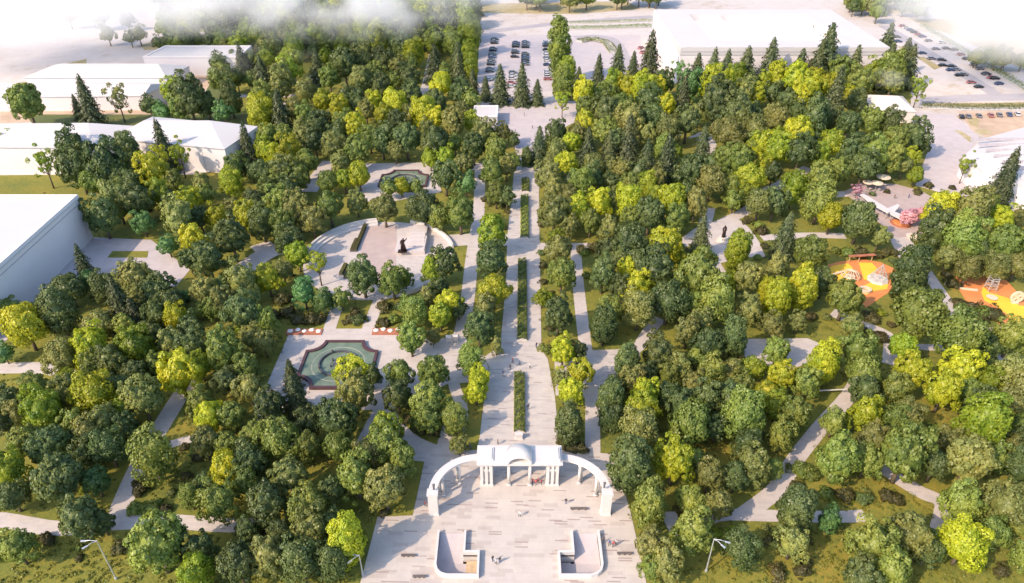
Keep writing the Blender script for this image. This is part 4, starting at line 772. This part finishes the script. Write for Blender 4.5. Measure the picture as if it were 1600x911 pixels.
# ---------------------------------------------------------------- statues
def skin_mesh(name, joints, edges, sub=1):
    me = bpy.data.meshes.new(name); me.from_pydata([j[:3] for j in joints], edges, []); o = bpy.data.objects.new(name, me); C.objects.link(o)
    m = o.modifiers.new('s', 'SKIN'); 
    for v, j in zip(me.skin_vertices[0].data, joints): v.radius = (j[3], j[3] if len(j) < 5 else j[4])
    me.skin_vertices[0].data[0].use_root = True
    if sub: o.modifiers.new('d', 'SUBSURF').levels = sub
    dg = bpy.context.evaluated_depsgraph_get(); out = bpy.data.meshes.new_from_object(o.evaluated_get(dg)); out.name = name; bpy.data.objects.remove(o)
    out.polygons.foreach_set('use_smooth', [True]*len(out.polygons)); return out
def body(stride=.18, arm=.0, raise_=False):
    J = [(0, 0, .95, .15, .11), (0, 0, 1.15, .13, .10), (0, 0, 1.38, .17, .11), (0, 0, 1.50, .055), (0, .01, 1.60, .085), (0, 0, 1.70, .08),
         (.09, 0, .90, .09), (.10, stride*.6, .50, .065), (.10, stride*.4, .10, .045), (.10, stride*.4+.12, .04, .04),
         (-.09, 0, .90, .09), (-.10, -stride*.4, .50, .065), (-.10, -stride, .10, .045), (-.10, -stride+.12, .04, .04),
         (.19, 0, 1.40, .06), (.25, -.03-arm, 1.14, .045), (.26, .08+arm, .90, .034), (-.19, 0, 1.40, .06)]
    J += [(-.30, .10, 1.62, .045), (-.34, .16, 1.90, .034)] if raise_ else [(-.25, -.02+arm, 1.14, .045), (-.26, .10, .90, .034)]
    E_ = [(0, 1), (1, 2), (2, 3), (3, 4), (4, 5), (0, 6), (6, 7), (7, 8), (8, 9), (0, 10), (10, 11), (11, 12), (12, 13), (2, 14), (14, 15), (15, 16), (2, 17), (17, 18), (18, 19)]
    return J, E_
# monument: tall dark leaning figure with a sweeping cloak
X, Y = G(629, 394, 1.0); t = empty('monument_statue', (X, Y, 1.15), 'tall dark bronze figure leaning back on the white dais of the round plaza', 'statue')
J, E_ = body(.1, .05, True); k = 2.7
me = skin_mesh('figure', [(a[0]*k, a[1]*k+(1.75-a[2])*.0, a[2]*k, *[q*k*1.25 for q in a[3:]]) for a in J], E_, 2); me.materials.append(M['bronze']); f = link_obj('figure', me, t); f.rotation_euler = (math.radians(-6), math.radians(-10), math.radians(190)); f.location = (-.2, 0, .3)
b = B(); box(b, -1.3, -.8, 0, 1.3, .8, .35); obj('plinth', b, 'bronze', t)
b = B(); tube(b, [(.5, .3, .35), (.3, .35, 2.2), (-.1, .3, 3.6)], [.75, .55, .35], 9); obj('cloak', b, 'bronze', t, True)
X, Y = G(1129, 377); t = empty('standing_statue', (X, Y, .11), 'dark standing figure on a round stone pedestal in the small statue square', 'statue')
b = B(); cyl(b, 0, 0, 0, .35, 2.0, 2.0, 24); cyl(b, 0, 0, .35, 1.3, 1.3, 1.15, 20); cyl(b, 0, 0, 1.3, 1.5, 1.3, 1.3, 20); obj('pedestal', b, 'beige_stone', t)
J, E_ = body(.05); k = 2.3; me = skin_mesh('figure', [(a[0]*k, a[1]*k, a[2]*k, *[q*k*1.3 for q in a[3:]]) for a in J], E_, 2); me.materials.append(M['bronze']); f = link_obj('figure', me, t); f.location = (0, 0, 1.5); f.rotation_euler = (0, 0, 3.3)
b = B(); tube(b, [(0, -.1, 1.5), (0, -.1, 3.2), (0, 0, 4.7)], [.62, .5, .42], 10); obj('coat', b, 'bronze', t, True)

# ---------------------------------------------------------------- people
def person_mesh(shirt, legs, *a):
    J, E_ = body(*a); me = skin_mesh('person_mesh', J, E_, 1)
    for m in (legs, shirt, 'skin', 'hair'): me.materials.append(M[m])
    for p in me.polygons:
        z = p.center.z; p.material_index = 0 if z < .92 else 1 if z < 1.5 and not (abs(p.center.x) > .2 and z < 1.0) else 2
        if z > 1.66 or (z > 1.55 and p.center.y < -.02): p.material_index = 3
    return me
PM = {'red': person_mesh('cloth_red', 'cloth_black', .2), 'blue': person_mesh('cloth_blue', 'cloth_black', .25, .05), 'black': person_mesh('cloth_black', 'cloth_blue', .12), 'white': person_mesh('cloth_white', 'cloth_black', .22, .04), 'brown': person_mesh('cloth_brown', 'cloth_black', .18)}
for x, y, c_, lab in ((778, 695, 'brown', 'person in brown standing on the promenade behind the gate roof, left of its vault'), (825, 641, 'black', 'person in black walking right beside the nearest promenade hedge'), (786, 588, 'blue', 'person in dark blue in the shade left of the nearest hedge end'),
        (801, 568, 'red', 'person in a red top at the promenade crossing, beyond the nearest hedge'), (828, 576, 'white', 'person in white at the promenade crossing, right of the hedge end'), (797, 578, 'brown', 'person in brown at the promenade crossing, just left of the hedge end'),
        (838, 544, 'black', 'person in black at the right edge of the promenade crossing'), (812, 572, 'blue', 'person in blue in the middle of the promenade crossing'),
        (832, 757, 'red', 'leftmost of the people in red between the gate columns'), (837, 759, 'red', 'second from left of the people in red between gate columns'), (841, 756, 'red', 'third from left of the people in red between gate columns'), (846, 758, 'red', 'rightmost of the people in red, next to the gate pier'),
        (770, 878, 'black', 'person in black right of the left ramp, left of a pair'), (775, 882, 'white', 'person in white right of the left ramp, middle of three'), (781, 880, 'black', 'person in black right of the left ramp, nearest the dark paving bar'),
        (942, 849, 'brown', 'person in brown right of the right ramp, closest to it'), (952, 853, 'blue', 'person in blue in the group right of the right ramp'), (958, 855, 'red', 'person in red in the group right of the right ramp'), (962, 853, 'white', 'person in white farthest right of the right ramp'),
        (665, 792, 'red', 'person in red outside the left wing of the gate'), (819, 182, 'black', 'person in black in the upper square, farther of two'), (832, 202, 'brown', 'person in brown in the upper square, nearer of two'), (805, 208, 'blue', 'person in blue at the left edge of the upper square'),
        (1397, 311, 'brown', 'person in brown on the cafe terrace, left of two'), (1419, 310, 'blue', 'person in blue on the cafe terrace, right of two'), (884, 788, 'black', 'person in black under the right wing of the gate'), (812, 808, 'white', 'person in white alone on the open plaza below the gate'), (734, 700, 'blue', 'person in blue on the left of the promenade beside the shrubs')):
    X, Y = G(x, y); o = link_obj('person', PM[c_]); o.location = (X, Y, .125); o.rotation_euler = (0, 0, R.uniform(0, 6.28)); tag(o, lab, 'person', 'people strolling in the park')

# ---------------------------------------------------------------- cars
def car_mesh():
    b = B(); prof = [(-2.2, .35), (-2.25, .75), (-2.1, .95), (2.0, .85), (2.22, .7), (2.22, .35)]
    l = [b.verts.new((x, -.88, z)) for x, z in prof]; r = [b.verts.new((x, .88, z)) for x, z in prof]
    for i in range(6): b.faces.new((l[i], l[(i+1) % 6], r[(i+1) % 6], r[i]))
    b.faces.new(l[::-1]); b.faces.new(r); box(b, -1.2, -.68, 1.38, .55, .68, 1.44)
    bmesh.ops.recalc_face_normals(b, faces=b.faces[:]); me = bpy.data.meshes.new('car_body_mesh'); b.to_mesh(me); b.free(); me.materials.append(M['car_black']); return me
def cabin_mesh():
    b = B(); lo = [(-1.75, -.8, .94), (1.15, -.8, .88), (1.15, .8, .88), (-1.75, .8, .94)]; hi = [(-1.25, -.66, 1.38), (.5, -.66, 1.38), (.5, .66, 1.38), (-1.25, .66, 1.38)]
    a = [b.verts.new(p) for p in lo]; c2 = [b.verts.new(p) for p in hi]; b.faces.new(c2)
    for i in range(4): b.faces.new((a[i], a[(i+1) % 4], c2[(i+1) % 4], c2[i]))
    me = bpy.data.meshes.new('cabin_mesh'); b.to_mesh(me); b.free(); me.materials.append(M['glass_dark']); return me
def wheel_mesh():
    b = B(); cyl(b, 0, 0, -.1, .1, .33, .33, 12); bmesh.ops.rotate(b, verts=b.verts[:], matrix=Matrix.Rotation(math.pi/2, 3, 'X')); me = bpy.data.meshes.new('wheel_mesh'); b.to_mesh(me); b.free(); me.materials.append(M['tyre']); return me
CM, KM, WM = car_mesh(), cabin_mesh(), wheel_mesh()
def place_car(x, y, col, label, rz=0, grp='cars in the car park rows'):
    X, Y = G(x, y); t = empty('parked_car', (X, Y, .05), label, 'car', grp, rz+R.uniform(-.04, .04))
    o = link_obj('body', CM, t); o.material_slots[0].link = 'OBJECT'; o.material_slots[0].material = M['car_'+col]; link_obj('window', KM, t)
    for sx in (-1.35, 1.4):
        for sy in (-.85, .85): q = link_obj('wheel', WM, t); q.location = (sx, sy, .33)
NUM = ['farthest', 'second farthest', 'third farthest', 'fourth farthest', 'fifth farthest', 'sixth farthest', 'seventh farthest', 'eighth farthest', 'ninth farthest', 'tenth farthest', 'eleventh farthest', 'twelfth farthest', 'thirteenth farthest']
for nm, x0, x1, rows in (('leftmost car park row', 773, 763, [62.5, 65.5, 68.5, 77, 80, 86, 88.5, 91, 96, 98.5, 102, 109, 112.5, 126]), ('inner left car park row', 807, 800, [68, 71, 74, 81, 84, 90, 114.5, 119, 124, 131, 136]), ('inner right car park row', 821, 820, [67, 69.5, 72, 75, 85, 88.5, 91.5, 95, 99, 102]), ('rightmost car park row', 853, 856, [67, 70, 73, 79, 84, 88.5, 92.5, 95.5, 102.5, 114, 117.5, 121, 125])):
    for i, y in enumerate(rows):
        c_ = R.choice(['black', 'black', 'grey', 'blue', 'black', 'silver'] if y < 105 else ['red', 'silver', 'silver', 'grey']); 
        if nm.startswith('leftmost') and y == 126: c_ = 'silver'
        cw = {'black': 'black', 'grey': 'dark grey', 'blue': 'dark blue', 'silver': 'silver', 'red': 'red'}[c_]
        place_car(x0+(x1-x0)*(y-62)/64, y, c_, f'{cw} car, {NUM[min(i, 12)]} in the {nm}' if i < 13 else f'{cw} car nearest the conifers in the {nm}')
for i, (x, y, c_, rz, lab) in enumerate(((1001, 76, 'red', .9, 'red car by the courtyard hall corner, farther of two'), (1004, 83, 'red', .9, 'red car by the courtyard hall corner, nearer of two'), (1401, 59, 'grey', 0, 'dark grey car nearest the courtyard hall in the upper right lot'), (1450, 65, 'grey', .2, 'dark grey car beside the upper end of the diagonal hedge'),
      (1471, 68, 'silver', .2, 'silver car right beside the diagonal hedge, upper end'), (1462, 78, 'grey', 0, 'dark grey car in the middle of the upper right lot'), (1478, 77, 'black', 0, 'black car in the middle of the upper right lot, near the hedge'), (1471, 95, 'black', -.3, 'black car next to the long grass island'),
      (1487, 105, 'black', -.3, 'black car past the grass island, in a short file of three'), (1494, 110, 'grey', -.3, 'dark grey car, middle of the short file of three'), (1505, 118, 'grey', -.3, 'dark grey car nearest in the short file of three'), (1540, 117, 'black', 0, 'black car near the lower end of the diagonal hedge'), (1554, 124, 'black', 0, 'black car at the lower end of the diagonal hedge, nearest the road'), (1403, 66, 'blue', 0, 'dark blue car nearer the grass island by the courtyard hall'))):
    place_car(x, y, c_, lab, rz, 'cars in the upper right lot')
for nm, x0, y0, x1, y1, n_, rz in (('hall-side row of the right lot', 1410, 42, 1440, 58, 6, .15), ('row beside the diagonal hedge', 1490, 78, 1560, 132, 8, .2), ('middle row of the right lot', 1440, 84, 1530, 138, 7, .1), ('brown bays behind the angular hall', 1500, 184, 1590, 180, 7, 1.2)):
    for i in range(n_):
        c_ = R.choice(['black', 'grey', 'silver', 'blue', 'red']); cw = {'black': 'black', 'grey': 'dark grey', 'blue': 'dark blue', 'silver': 'silver', 'red': 'red'}[c_]; u = i/(n_-1)+R.uniform(-.03, .03)
        place_car(x0+(x1-x0)*u, y0+(y1-y0)*u, c_, f'{cw} car, ' + ('first' if i == 0 else ['second', 'third', 'fourth', 'fifth', 'sixth', 'seventh', 'eighth'][i-1])+f' from left in the {nm}', rz, 'cars in the upper right lot')

# ---------------------------------------------------------------- benches, lamps, barrier, bins
def bench(x0, y0, x1, y1, label, w_=.5):
    a, c2 = Vector(G(x0, y0)), Vector(G(x1, y1)); d = c2-a; t = empty('stone_bench', (*a, .12), label, 'bench', 'long dark benches on the plaza', math.atan2(d.y, d.x)); L_ = d.length
    b = B(); box(b, 0, -w_/2, .36, L_, w_/2, .46); obj('seat', b, 'wood_dark', t)
    for q in (.25, L_/2-.15, L_-.55): b = B(); box(b, q, -w_/2+.1, 0, q+.3, w_/2-.1, .357); obj('leg', b, 'dark_stone', t)
for a in ((627, 870, 649, 870, 'dark bench in the tree shade on the left of the plaza'), (964, 867, 987, 867, 'dark bench on the plaza right of the right ramp'), (891, 797, 918, 797, 'dark bench on the plaza below the right wing of the gate'),
          (721, 702, 738, 702, 'dark bench beside the shrubs left of the promenade'), (645, 903, 666, 903, 'dark bench at the lower left of the plaza')): bench(*a)
def lamp(x, y, h, label, arm=(1, 0)):
    X, Y = G(x, y); t = empty('lamp_post', (X, Y, .05), label, 'lamp post', 'tall twin-headed lamp posts')
    b = B(); cyl(b, 0, 0, 0, h, .14, .08, 10); cyl(b, 0, 0, 0, .5, .25, .22, 10); obj('pole', b, 'metal_grey', t)
    for sx, L_ in ((-1, 1.9), (-.45, 1.5)):
        d = Vector((arm[0]*sx, arm[1]*sx-.4*(sx > -.9))).normalized(); b = B(); tube(b, [(0, 0, h-.15), (d.x*L_*.6, d.y*L_*.6, h+.05), (d.x*L_, d.y*L_, h-.1)], [.06, .05, .05]); obj('arm', b, 'metal_grey', t)
        b = B(); mt = Matrix.Translation((d.x*L_, d.y*L_, h-.12)) @ Matrix.Rotation(math.atan2(d.y, d.x), 4, 'Z'); box(b, -.1, -.14, -.08, .75, .14, .05, mat=mt); obj('lamp_head', b, 'metal_grey', t)
lamp(182, 905, 10.5, 'tall grey lamp post with heads reaching left, on the lower left lawn'); lamp(1103, 893, 9.0, 'tall grey lamp post with heads reaching right, on the lower right lawn', (-1, .3)); lamp(473, 893, 8.0, 'pale lamp post half hidden between dark trees left of the yellow tree', (1, .5)); lamp(567, 898, 5.5, 'short pale lamp post at the lower left edge of the plaza')
X, Y = G(1262, 620, 0); X2, Y2 = G(1330, 616, 0); t = empty('barrier_pole', (X, Y, .05), 'long white barrier pole across the top of the lower right diagonal path', 'barrier'); d = Vector((X2-X, Y2-Y))
b = B(); tube(b, [(0, 0, 1.6), (d.x, d.y, 1.6)], .16); obj('boom', b, 'white_stone', t)
for q in (0, .98):
    b = B(); box(b, d.x*q-.2, d.y*q-.2, 0, d.x*q+.2, d.y*q+.2, 1.75); obj('post', b, 'metal_grey', t)
# small items on the side square
for x, y, w_, lab in ((702, 538, 9, 'white kiosk frame at the left alley, left of two'), (711, 537, 9, 'white kiosk frame at the left alley, right of two')):
    X, Y = G(x, y); t = empty('display_stand', (X, Y, .115), lab, 'display stand', 'display stands by the left alley')
    for sx in (-.6, .6): b = B(); box(b, sx-.08, -.08, 0, sx+.08, .08, 2.3); obj('post', b, 'white_stone', t)
    b = B(); box(b, -.5, -.05, .7, .5, .05, 2.1); obj('panel', b, 'metal_grey', t); b = B(); box(b, -.8, -.5, 2.3, .8, .5, 2.4); obj('canopy', b, 'white_stone', t)
# flower beds by the lower fountain
for i, (q, lab) in enumerate((([(450, 515), (505, 515), (502, 524), (446, 524)], 'reddish flower bed with pale drifts, upper left of the lower fountain'), ([(583, 514), (640, 514), (641, 524), (581, 524)], 'reddish flower bed with pale drifts, upper right of the lower fountain'))):
    P = GP(q); t = empty('flower_bed', (*P[0], .1), lab, 'flower bed', 'flower beds by the lower fountain'); ox, oy = P[0]; Q = [(x-ox, y-oy) for x, y in P]
    b = B(); prism(b, Q, 0, .22); obj('soil', b, 'soil_red', t)
    for k in range(5):
        u = (k+.5)/5; b = B(); x = Q[0][0]*(1-u)+Q[1][0]*u; W_ = (Q[1][0]-Q[0][0])/7
        V, F = ico(2, 1, (W_*.55, .75, .22), .2); vs = [b.verts.new(v) for v in V+np.array((x, -1.0+(k % 2)*.5, .24))]; [b.faces.new([vs[j] for j in f]) for f in F]; obj('flowers', b, 'white_flower', t, True)
# ---------------------------------------------------------------- cafe terrace
for x, y, r, lab in ((1353, 297, 1.8, 'cream parasol on the cafe terrace, leftmost of three beside the pink tree'), (1367, 298, 2.0, 'cream parasol on the cafe terrace, middle and nearest of three'), (1376, 291, 2.4, 'largest cream parasol on the cafe terrace, farthest and rightmost of three')):
    X, Y = G(x, y); h = 3.4 if r < 2.2 else 4.0; t = empty('parasol', (X, Y, .115), lab, 'parasol', 'parasols on the cafe terrace'); b = B(); cyl(b, 0, 0, 0, h, .06, n=8); cyl(b, 0, 0, 0, .12, .5, n=12); obj('pole', b, 'metal_grey', t)
    b = B(); n_ = 12; ap = b.verts.new((0, 0, h+.15)); e = [b.verts.new((r*math.cos(2*math.pi*k/n_), r*math.sin(2*math.pi*k/n_), h-.45)) for k in range(n_)]; e2 = [b.verts.new((r*math.cos(2*math.pi*k/n_), r*math.sin(2*math.pi*k/n_), h-.65)) for k in range(n_)]
    for k in range(n_): b.faces.new((ap, e[k], e[(k+1) % n_])); b.faces.new((e[k], e2[k], e2[(k+1) % n_], e[(k+1) % n_]))
    obj('canopy', b, 'cream', t)
    t2 = empty('cafe_table', (X+1.2, Y-.3, .115), 'small table under the '+lab.split(',')[1].strip().split(' of')[0]+' cafe parasol', 'table', 'tables on the cafe terrace'); b = B(); cyl(b, 0, 0, .72, .77, .5, n=14); obj('table_top', b, 'white_stone', t2); b = B(); cyl(b, 0, 0, 0, .72, .05, n=8); cyl(b, 0, 0, 0, .05, .3, n=10); obj('leg', b, 'metal_grey', t2)
def canopy(pts, h, th, label, nm='white_canopy'):
    P = GP(pts, h); t = empty(nm, (*P[0], .11), label, 'canopy'); ox, oy = P[0]; Q = [(x-ox, y-oy) for x, y in P]; b = B(); prism(b, Q, h-th, h); obj('roof', b, 'white_stone', t)
    for x, y in Q: b = B(); cx = sum(p[0] for p in Q)/len(Q); cy = sum(p[1] for p in Q)/len(Q); x, y = x+(cx-x)*.12, y+(cy-y)*.12; cyl(b, x, y, 0, h-th, .12, n=8); obj('post', b, 'metal_grey', t)
canopy([(1344, 304), (1350, 303), (1384, 324), (1392, 329), (1388, 333), (1362, 319)], 2.6, .35, 'long white slanting canopy from the pink tree across the cafe terrace')
canopy([(1386, 326), (1403, 319), (1406, 322), (1398, 331), (1416, 338), (1410, 344), (1392, 335)], 2.5, .3, 'forked white canopy in the middle of the cafe terrace')
for x, y, s_, lab in ((1340, 297, 1.0, 'pink blossoming tree at the left end of the cafe terrace'), (1420, 340, 1.25, 'larger pink blossoming tree at the near edge of the cafe terrace'), (1437, 334, .9, 'small pink blossoming tree on the right of the larger pink one')):
    X, Y = G(x, y, 3); Rm = s_*2.6; t = empty('blossom_tree', (X, Y, .11), lab, 'tree', 'pink blossoming trees'); c_ = link_obj('crown', CR['sparse'][0] if s_ == 1 else CR['round'][5], t); c_.scale = (Rm, Rm, Rm*.8); c_.location = (0, 0, 3.0); c_.material_slots[0].link = 'OBJECT'; c_.material_slots[0].material = M['leaf_pink']
    k = link_obj('trunk', TR['round'][1], t); k.scale = (1.9, 1.9, 2.1)
X, Y = G(1407, 350); t = empty('flower_bed', (X, Y, .11), 'round orange-red flower bed below the larger pink tree', 'flower bed'); b = B(); cyl(b, 0, 0, 0, .35, 3.2, 3.0, 24); obj('soil', b, 'soil_red', t); b = B(); cyl(b, 0, 0, .35, .5, 2.4, 1.8, 20); obj('flowers', b, 'rubber_orange', t)
X, Y = G(1426, 372); t = empty('round_planter', (X, Y, .11), 'round white planter at the lower end of the cafe path', 'planter'); b = B(); cyl(b, 0, 0, 0, .6, 1.9, 2.1, 24); obj('bowl', b, 'white_stone', t); b = B(); cyl(b, 0, 0, .603, .7, 1.7, 1.5, 20); obj('soil', b, 'cream', t)
# ---------------------------------------------------------------- playground equipment
def at(x, y): X, Y = G(x, y); return (X, Y, .13)
t = empty('rope_pyramid', at(1372, 438), 'grey rope climbing pyramid on the near orange playground', 'climbing frame'); b = B(); cyl(b, 0, 0, 0, 5.2, .1, n=8); obj('mast', b, 'metal_grey', t)
b = B(); cyl(b, -.2, 0, 0, .5, 2.9, 2.7, 8); obj('base', b, 'beige_stone', t); b = B()
for k in range(8):
    a = k*math.pi/4; tube(b, [(0, 0, 5.1), (2.6*math.cos(a), 2.6*math.sin(a), .5)], .06, 4)
for z in (1.2, 2.2, 3.2):
    r_ = 2.6*(5.1-z)/4.6; tube(b, [(r_*math.cos(k*math.pi/4), r_*math.sin(k*math.pi/4), z) for k in range(9)], .06, 4)
obj('net', b, 'rope_grey', t)
t = empty('climbing_dome', at(1328, 434), 'pale wooden climbing dome on the near orange playground', 'climbing frame'); b = B()
for k in range(6):
    a = k*math.pi/6; tube(b, [(2.6*math.cos(a)*math.cos(q), 2.6*math.sin(a)*math.cos(q), 2.4*math.sin(q)) for q in [i*math.pi/8 for i in range(9)]], .09, 5)
for z in (.8, 1.6): r_ = 2.6*math.cos(math.asin(z/2.4)); tube(b, [(r_*math.cos(k*math.pi/8), r_*math.sin(k*math.pi/8), z) for k in range(17)], .09, 5)
obj('dome_bars', b, 'cream', t); b = B(); cyl(b, 0, 0, 0, .6, 1.6, 1.2, 16); obj('mound', b, 'cream', t)
for x, y, r_, lab in ((1351, 455, 1.5, 'round sand mound with pale rim, on the lower tip of the near playground'),):
    t = empty('ring_mound', at(x, y), lab, 'play mound'); b = B(); n_ = 24; prism(b, [(r_*1.15*math.cos(i*math.pi/12), r_*math.sin(i*math.pi/12)) for i in range(24)], 0, .7, [[(r_*.7*math.cos(i*math.pi/12), r_*.55*math.sin(i*math.pi/12)) for i in range(24)]]); obj('rim', b, 'cream', t); b = B(); cyl(b, 0, 0, 0, .3, r_*.5, n=16); obj('sand', b, 'wood_tan', t)
t = empty('balance_beam', at(1301, 432), 'long pale balance beam across the yellow patch of the near playground', 'balance beam'); b = B(); box(b, 0, -.3, .4, 3.9, .3, .7, mat=Matrix.Rotation(.45, 4, 'Z')); obj('beam', b, 'cream', t)
for q in (.3, 3.3): b = B(); box(b, q, -.2, 0, q+.3, .2, .397, mat=Matrix.Rotation(.45, 4, 'Z')); obj('leg', b, 'wood_tan', t)
t = empty('spiral_slide', at(1282, 436), 'small curled white slide at the left end of the near playground', 'slide'); b = B(); tube(b, [(1.2*math.cos(a), 1.2*math.sin(a), 2.2-a*.42) for a in [i*.35 for i in range(14)]], .38, 8); obj('chute', b, 'white_stone', t); b = B(); cyl(b, 0, 0, 0, 2.8, .12, n=8); obj('post', b, 'metal_grey', t)
t = empty('play_house', at(1341, 409), 'small pale-roofed wall shelter at the top edge of the near playground', 'shelter'); b = B(); box(b, -3.4, -.5, 1.9, 4.6, .5, 2.1, mat=Matrix.Rotation(.12, 4, 'Z')); obj('roof', b, 'soil_red', t)
for q in (-3, 0, 4): b = B(); box(b, q-.1, -.1, 0, q+.1, .1, 1.88, mat=Matrix.Rotation(.12, 4, 'Z')); obj('post', b, 'wood_tan', t)
t = empty('rope_tower', at(1546, 453), 'grey rope climbing tower on the far-right orange playground', 'climbing frame'); b = B()
for sx, sy in ((-1, -1), (1, -1), (1, 1), (-1, 1)): tube(b, [(sx*1.1, sy*1.1, 0), (sx*.9, sy*.9, 4.0)], .1, 6)
obj('frame', b, 'metal_grey', t); b = B()
for z in (.8, 1.6, 2.4, 3.2, 3.9): tube(b, [(1, 1, z), (-1, 1, z), (-1, -1, z), (1, -1, z), (1, 1, z)], .07, 4)
for z in (1.2, 2.6): tube(b, [(1, 1, z), (-1, -1, z+.6)], .07, 4); tube(b, [(-1, 1, z), (1, -1, z+.6)], .07, 4)
obj('net', b, 'rope_grey', t)
t = empty('wheel_climber', at(1585, 474), 'upright round perforated play disc on the far-right orange playground', 'play disc'); b = B()
mt = Matrix.Translation((0, 0, 1.9)) @ Matrix.Rotation(math.pi/2, 4, 'X'); n_ = 28
pts = [(1.8*math.cos(2*math.pi*i/n_), 1.8*math.sin(2*math.pi*i/n_)) for i in range(n_)]; holes = [[(cx+.42*math.cos(-2*math.pi*i/12), cy+.42*math.sin(-2*math.pi*i/12)) for i in range(12)] for cx, cy in ((0, .9), (.85, -.1), (-.85, -.1), (0, -.95))]
prism(b, pts, -.2, .2, holes); bmesh.ops.transform(b, matrix=mt, verts=b.verts[:]); obj('disc', b, 'cream', t); b = B(); box(b, -.9, -.35, 0, .9, .35, .3); obj('foot', b, 'beige_stone', t)
t = empty('sand_bowl', at(1549, 467), 'low pale springy dish beside the grey rope tower', 'play dish'); b = B(); cyl(b, 0, 0, .25, .45, 1.2, 1.4, 20); obj('dish', b, 'cream', t); b = B(); cyl(b, 0, 0, 0, .25, .3, n=10); obj('stem', b, 'metal_grey', t)
t = empty('curb_bench', at(1506, 452), 'low pale curved kerb seat at the left of the far-right playground', 'kerb seat'); b = B(); prism(b, stroke([(-4.2, 2.4), (-1.5, .4), (1.5, -.6), (3.2, -.9)], .5), 0, .45); obj('seat', b, 'cream', t)
t = empty('retaining_wall', at(1530, 520), 'low tan wooden retaining wall below the far-right playground', 'wall'); b = B(); prism(b, stroke([(-3.5, -.6), (0, 0), (3.5, .2), (6.5, 1.2)], .9), 0, 1.1); obj('wall', b, 'wood_tan', t)
for sx, x, y in ((-1, 678, 765), (1, 944, 762)):
    X, Y = G(x, y, 6.3); t = empty('lantern', (X, Y, 6.4), 'small dark lantern on top of the '+('left' if sx < 0 else 'right')+' end of the gate wings', 'lantern', 'lanterns on the gate ends'); b = B(); cyl(b, 0, 0, 0, .5, .22, .12, 8); obj('base', b, 'dark_stone', t); b = B(); cyl(b, 0, 0, .5, 1.2, .18, .26, 8); cyl(b, 0, 0, 1.2, 1.45, .3, .05, 8); obj('lamp_housing', b, 'dark_stone', t)
write_labels()
# ---------------------------------------------------------------- drifting mist
def mist(px, py, z, rx, ry, rz, dens, thr, sc, i):
    X, Y = G(px, py, z); b = B(); bmesh.ops.create_icosphere(b, subdivisions=3, radius=1); me = bpy.data.meshes.new('mist'); b.to_mesh(me); b.free()
    o = link_obj('drifting_mist', me); o.location = (X, Y, z); o.scale = (rx, ry, rz); o['kind'] = 'stuff'
    m, n, l, out = _mat('mist_%d' % i); v = n.new('ShaderNodeVolumePrincipled'); v.inputs['Color'].default_value = (.98, .98, .98, 1); v.inputs['Anisotropy'].default_value = 0
    tc = n.new('ShaderNodeTexCoord'); ln = n.new('ShaderNodeVectorMath'); ln.operation = 'LENGTH'; l.new(tc.outputs['Object'], ln.inputs[0])
    fo = n.new('ShaderNodeMapRange'); fo.interpolation_type = 'SMOOTHSTEP'; fo.inputs[1].default_value = 1.0; fo.inputs[2].default_value = .35; l.new(ln.outputs['Value'], fo.inputs[0])
    g_ = n.new('ShaderNodeNewGeometry'); t = noise(n, l, g_.outputs['Position'], sc, 3, .6)
    mr = n.new('ShaderNodeMapRange'); mr.inputs[1].default_value = thr; mr.inputs[2].default_value = thr+.18; l.new(t.outputs[0], mr.inputs[0])
    a = n.new('ShaderNodeMath'); a.operation = 'MULTIPLY'; l.new(fo.outputs[0], a.inputs[0]); l.new(mr.outputs[0], a.inputs[1])
    c2 = n.new('ShaderNodeMath'); c2.operation = 'MULTIPLY'; c2.inputs[1].default_value = dens; l.new(a.outputs[0], c2.inputs[0]); l.new(c2.outputs[0], v.inputs['Density']); l.new(v.outputs[0], out.inputs[1])
    me.materials.append(m)
for i, a in enumerate(((60, 0, 34, 120, 60, 20, .05, .40, .014), (250, -18, 36, 90, 45, 14, .028, .44, .02), (430, 2, 36, 100, 50, 11, .036, .44, .026), (620, -6, 36, 90, 50, 11, .036, .44, .026), (500, 38, 28, 100, 30, 7, .030, .46, .035),
                      (1590, 20, 32, 70, 60, 22, .06, .40, .018), (1460, 8, 30, 40, 30, 8, .012, .48, .03), (1386, 122, 13, 10, 9, 4, .04, .42, .1), (385, 92, 18, 36, 22, 6, .014, .50, .05))):
    mist(*a, i)
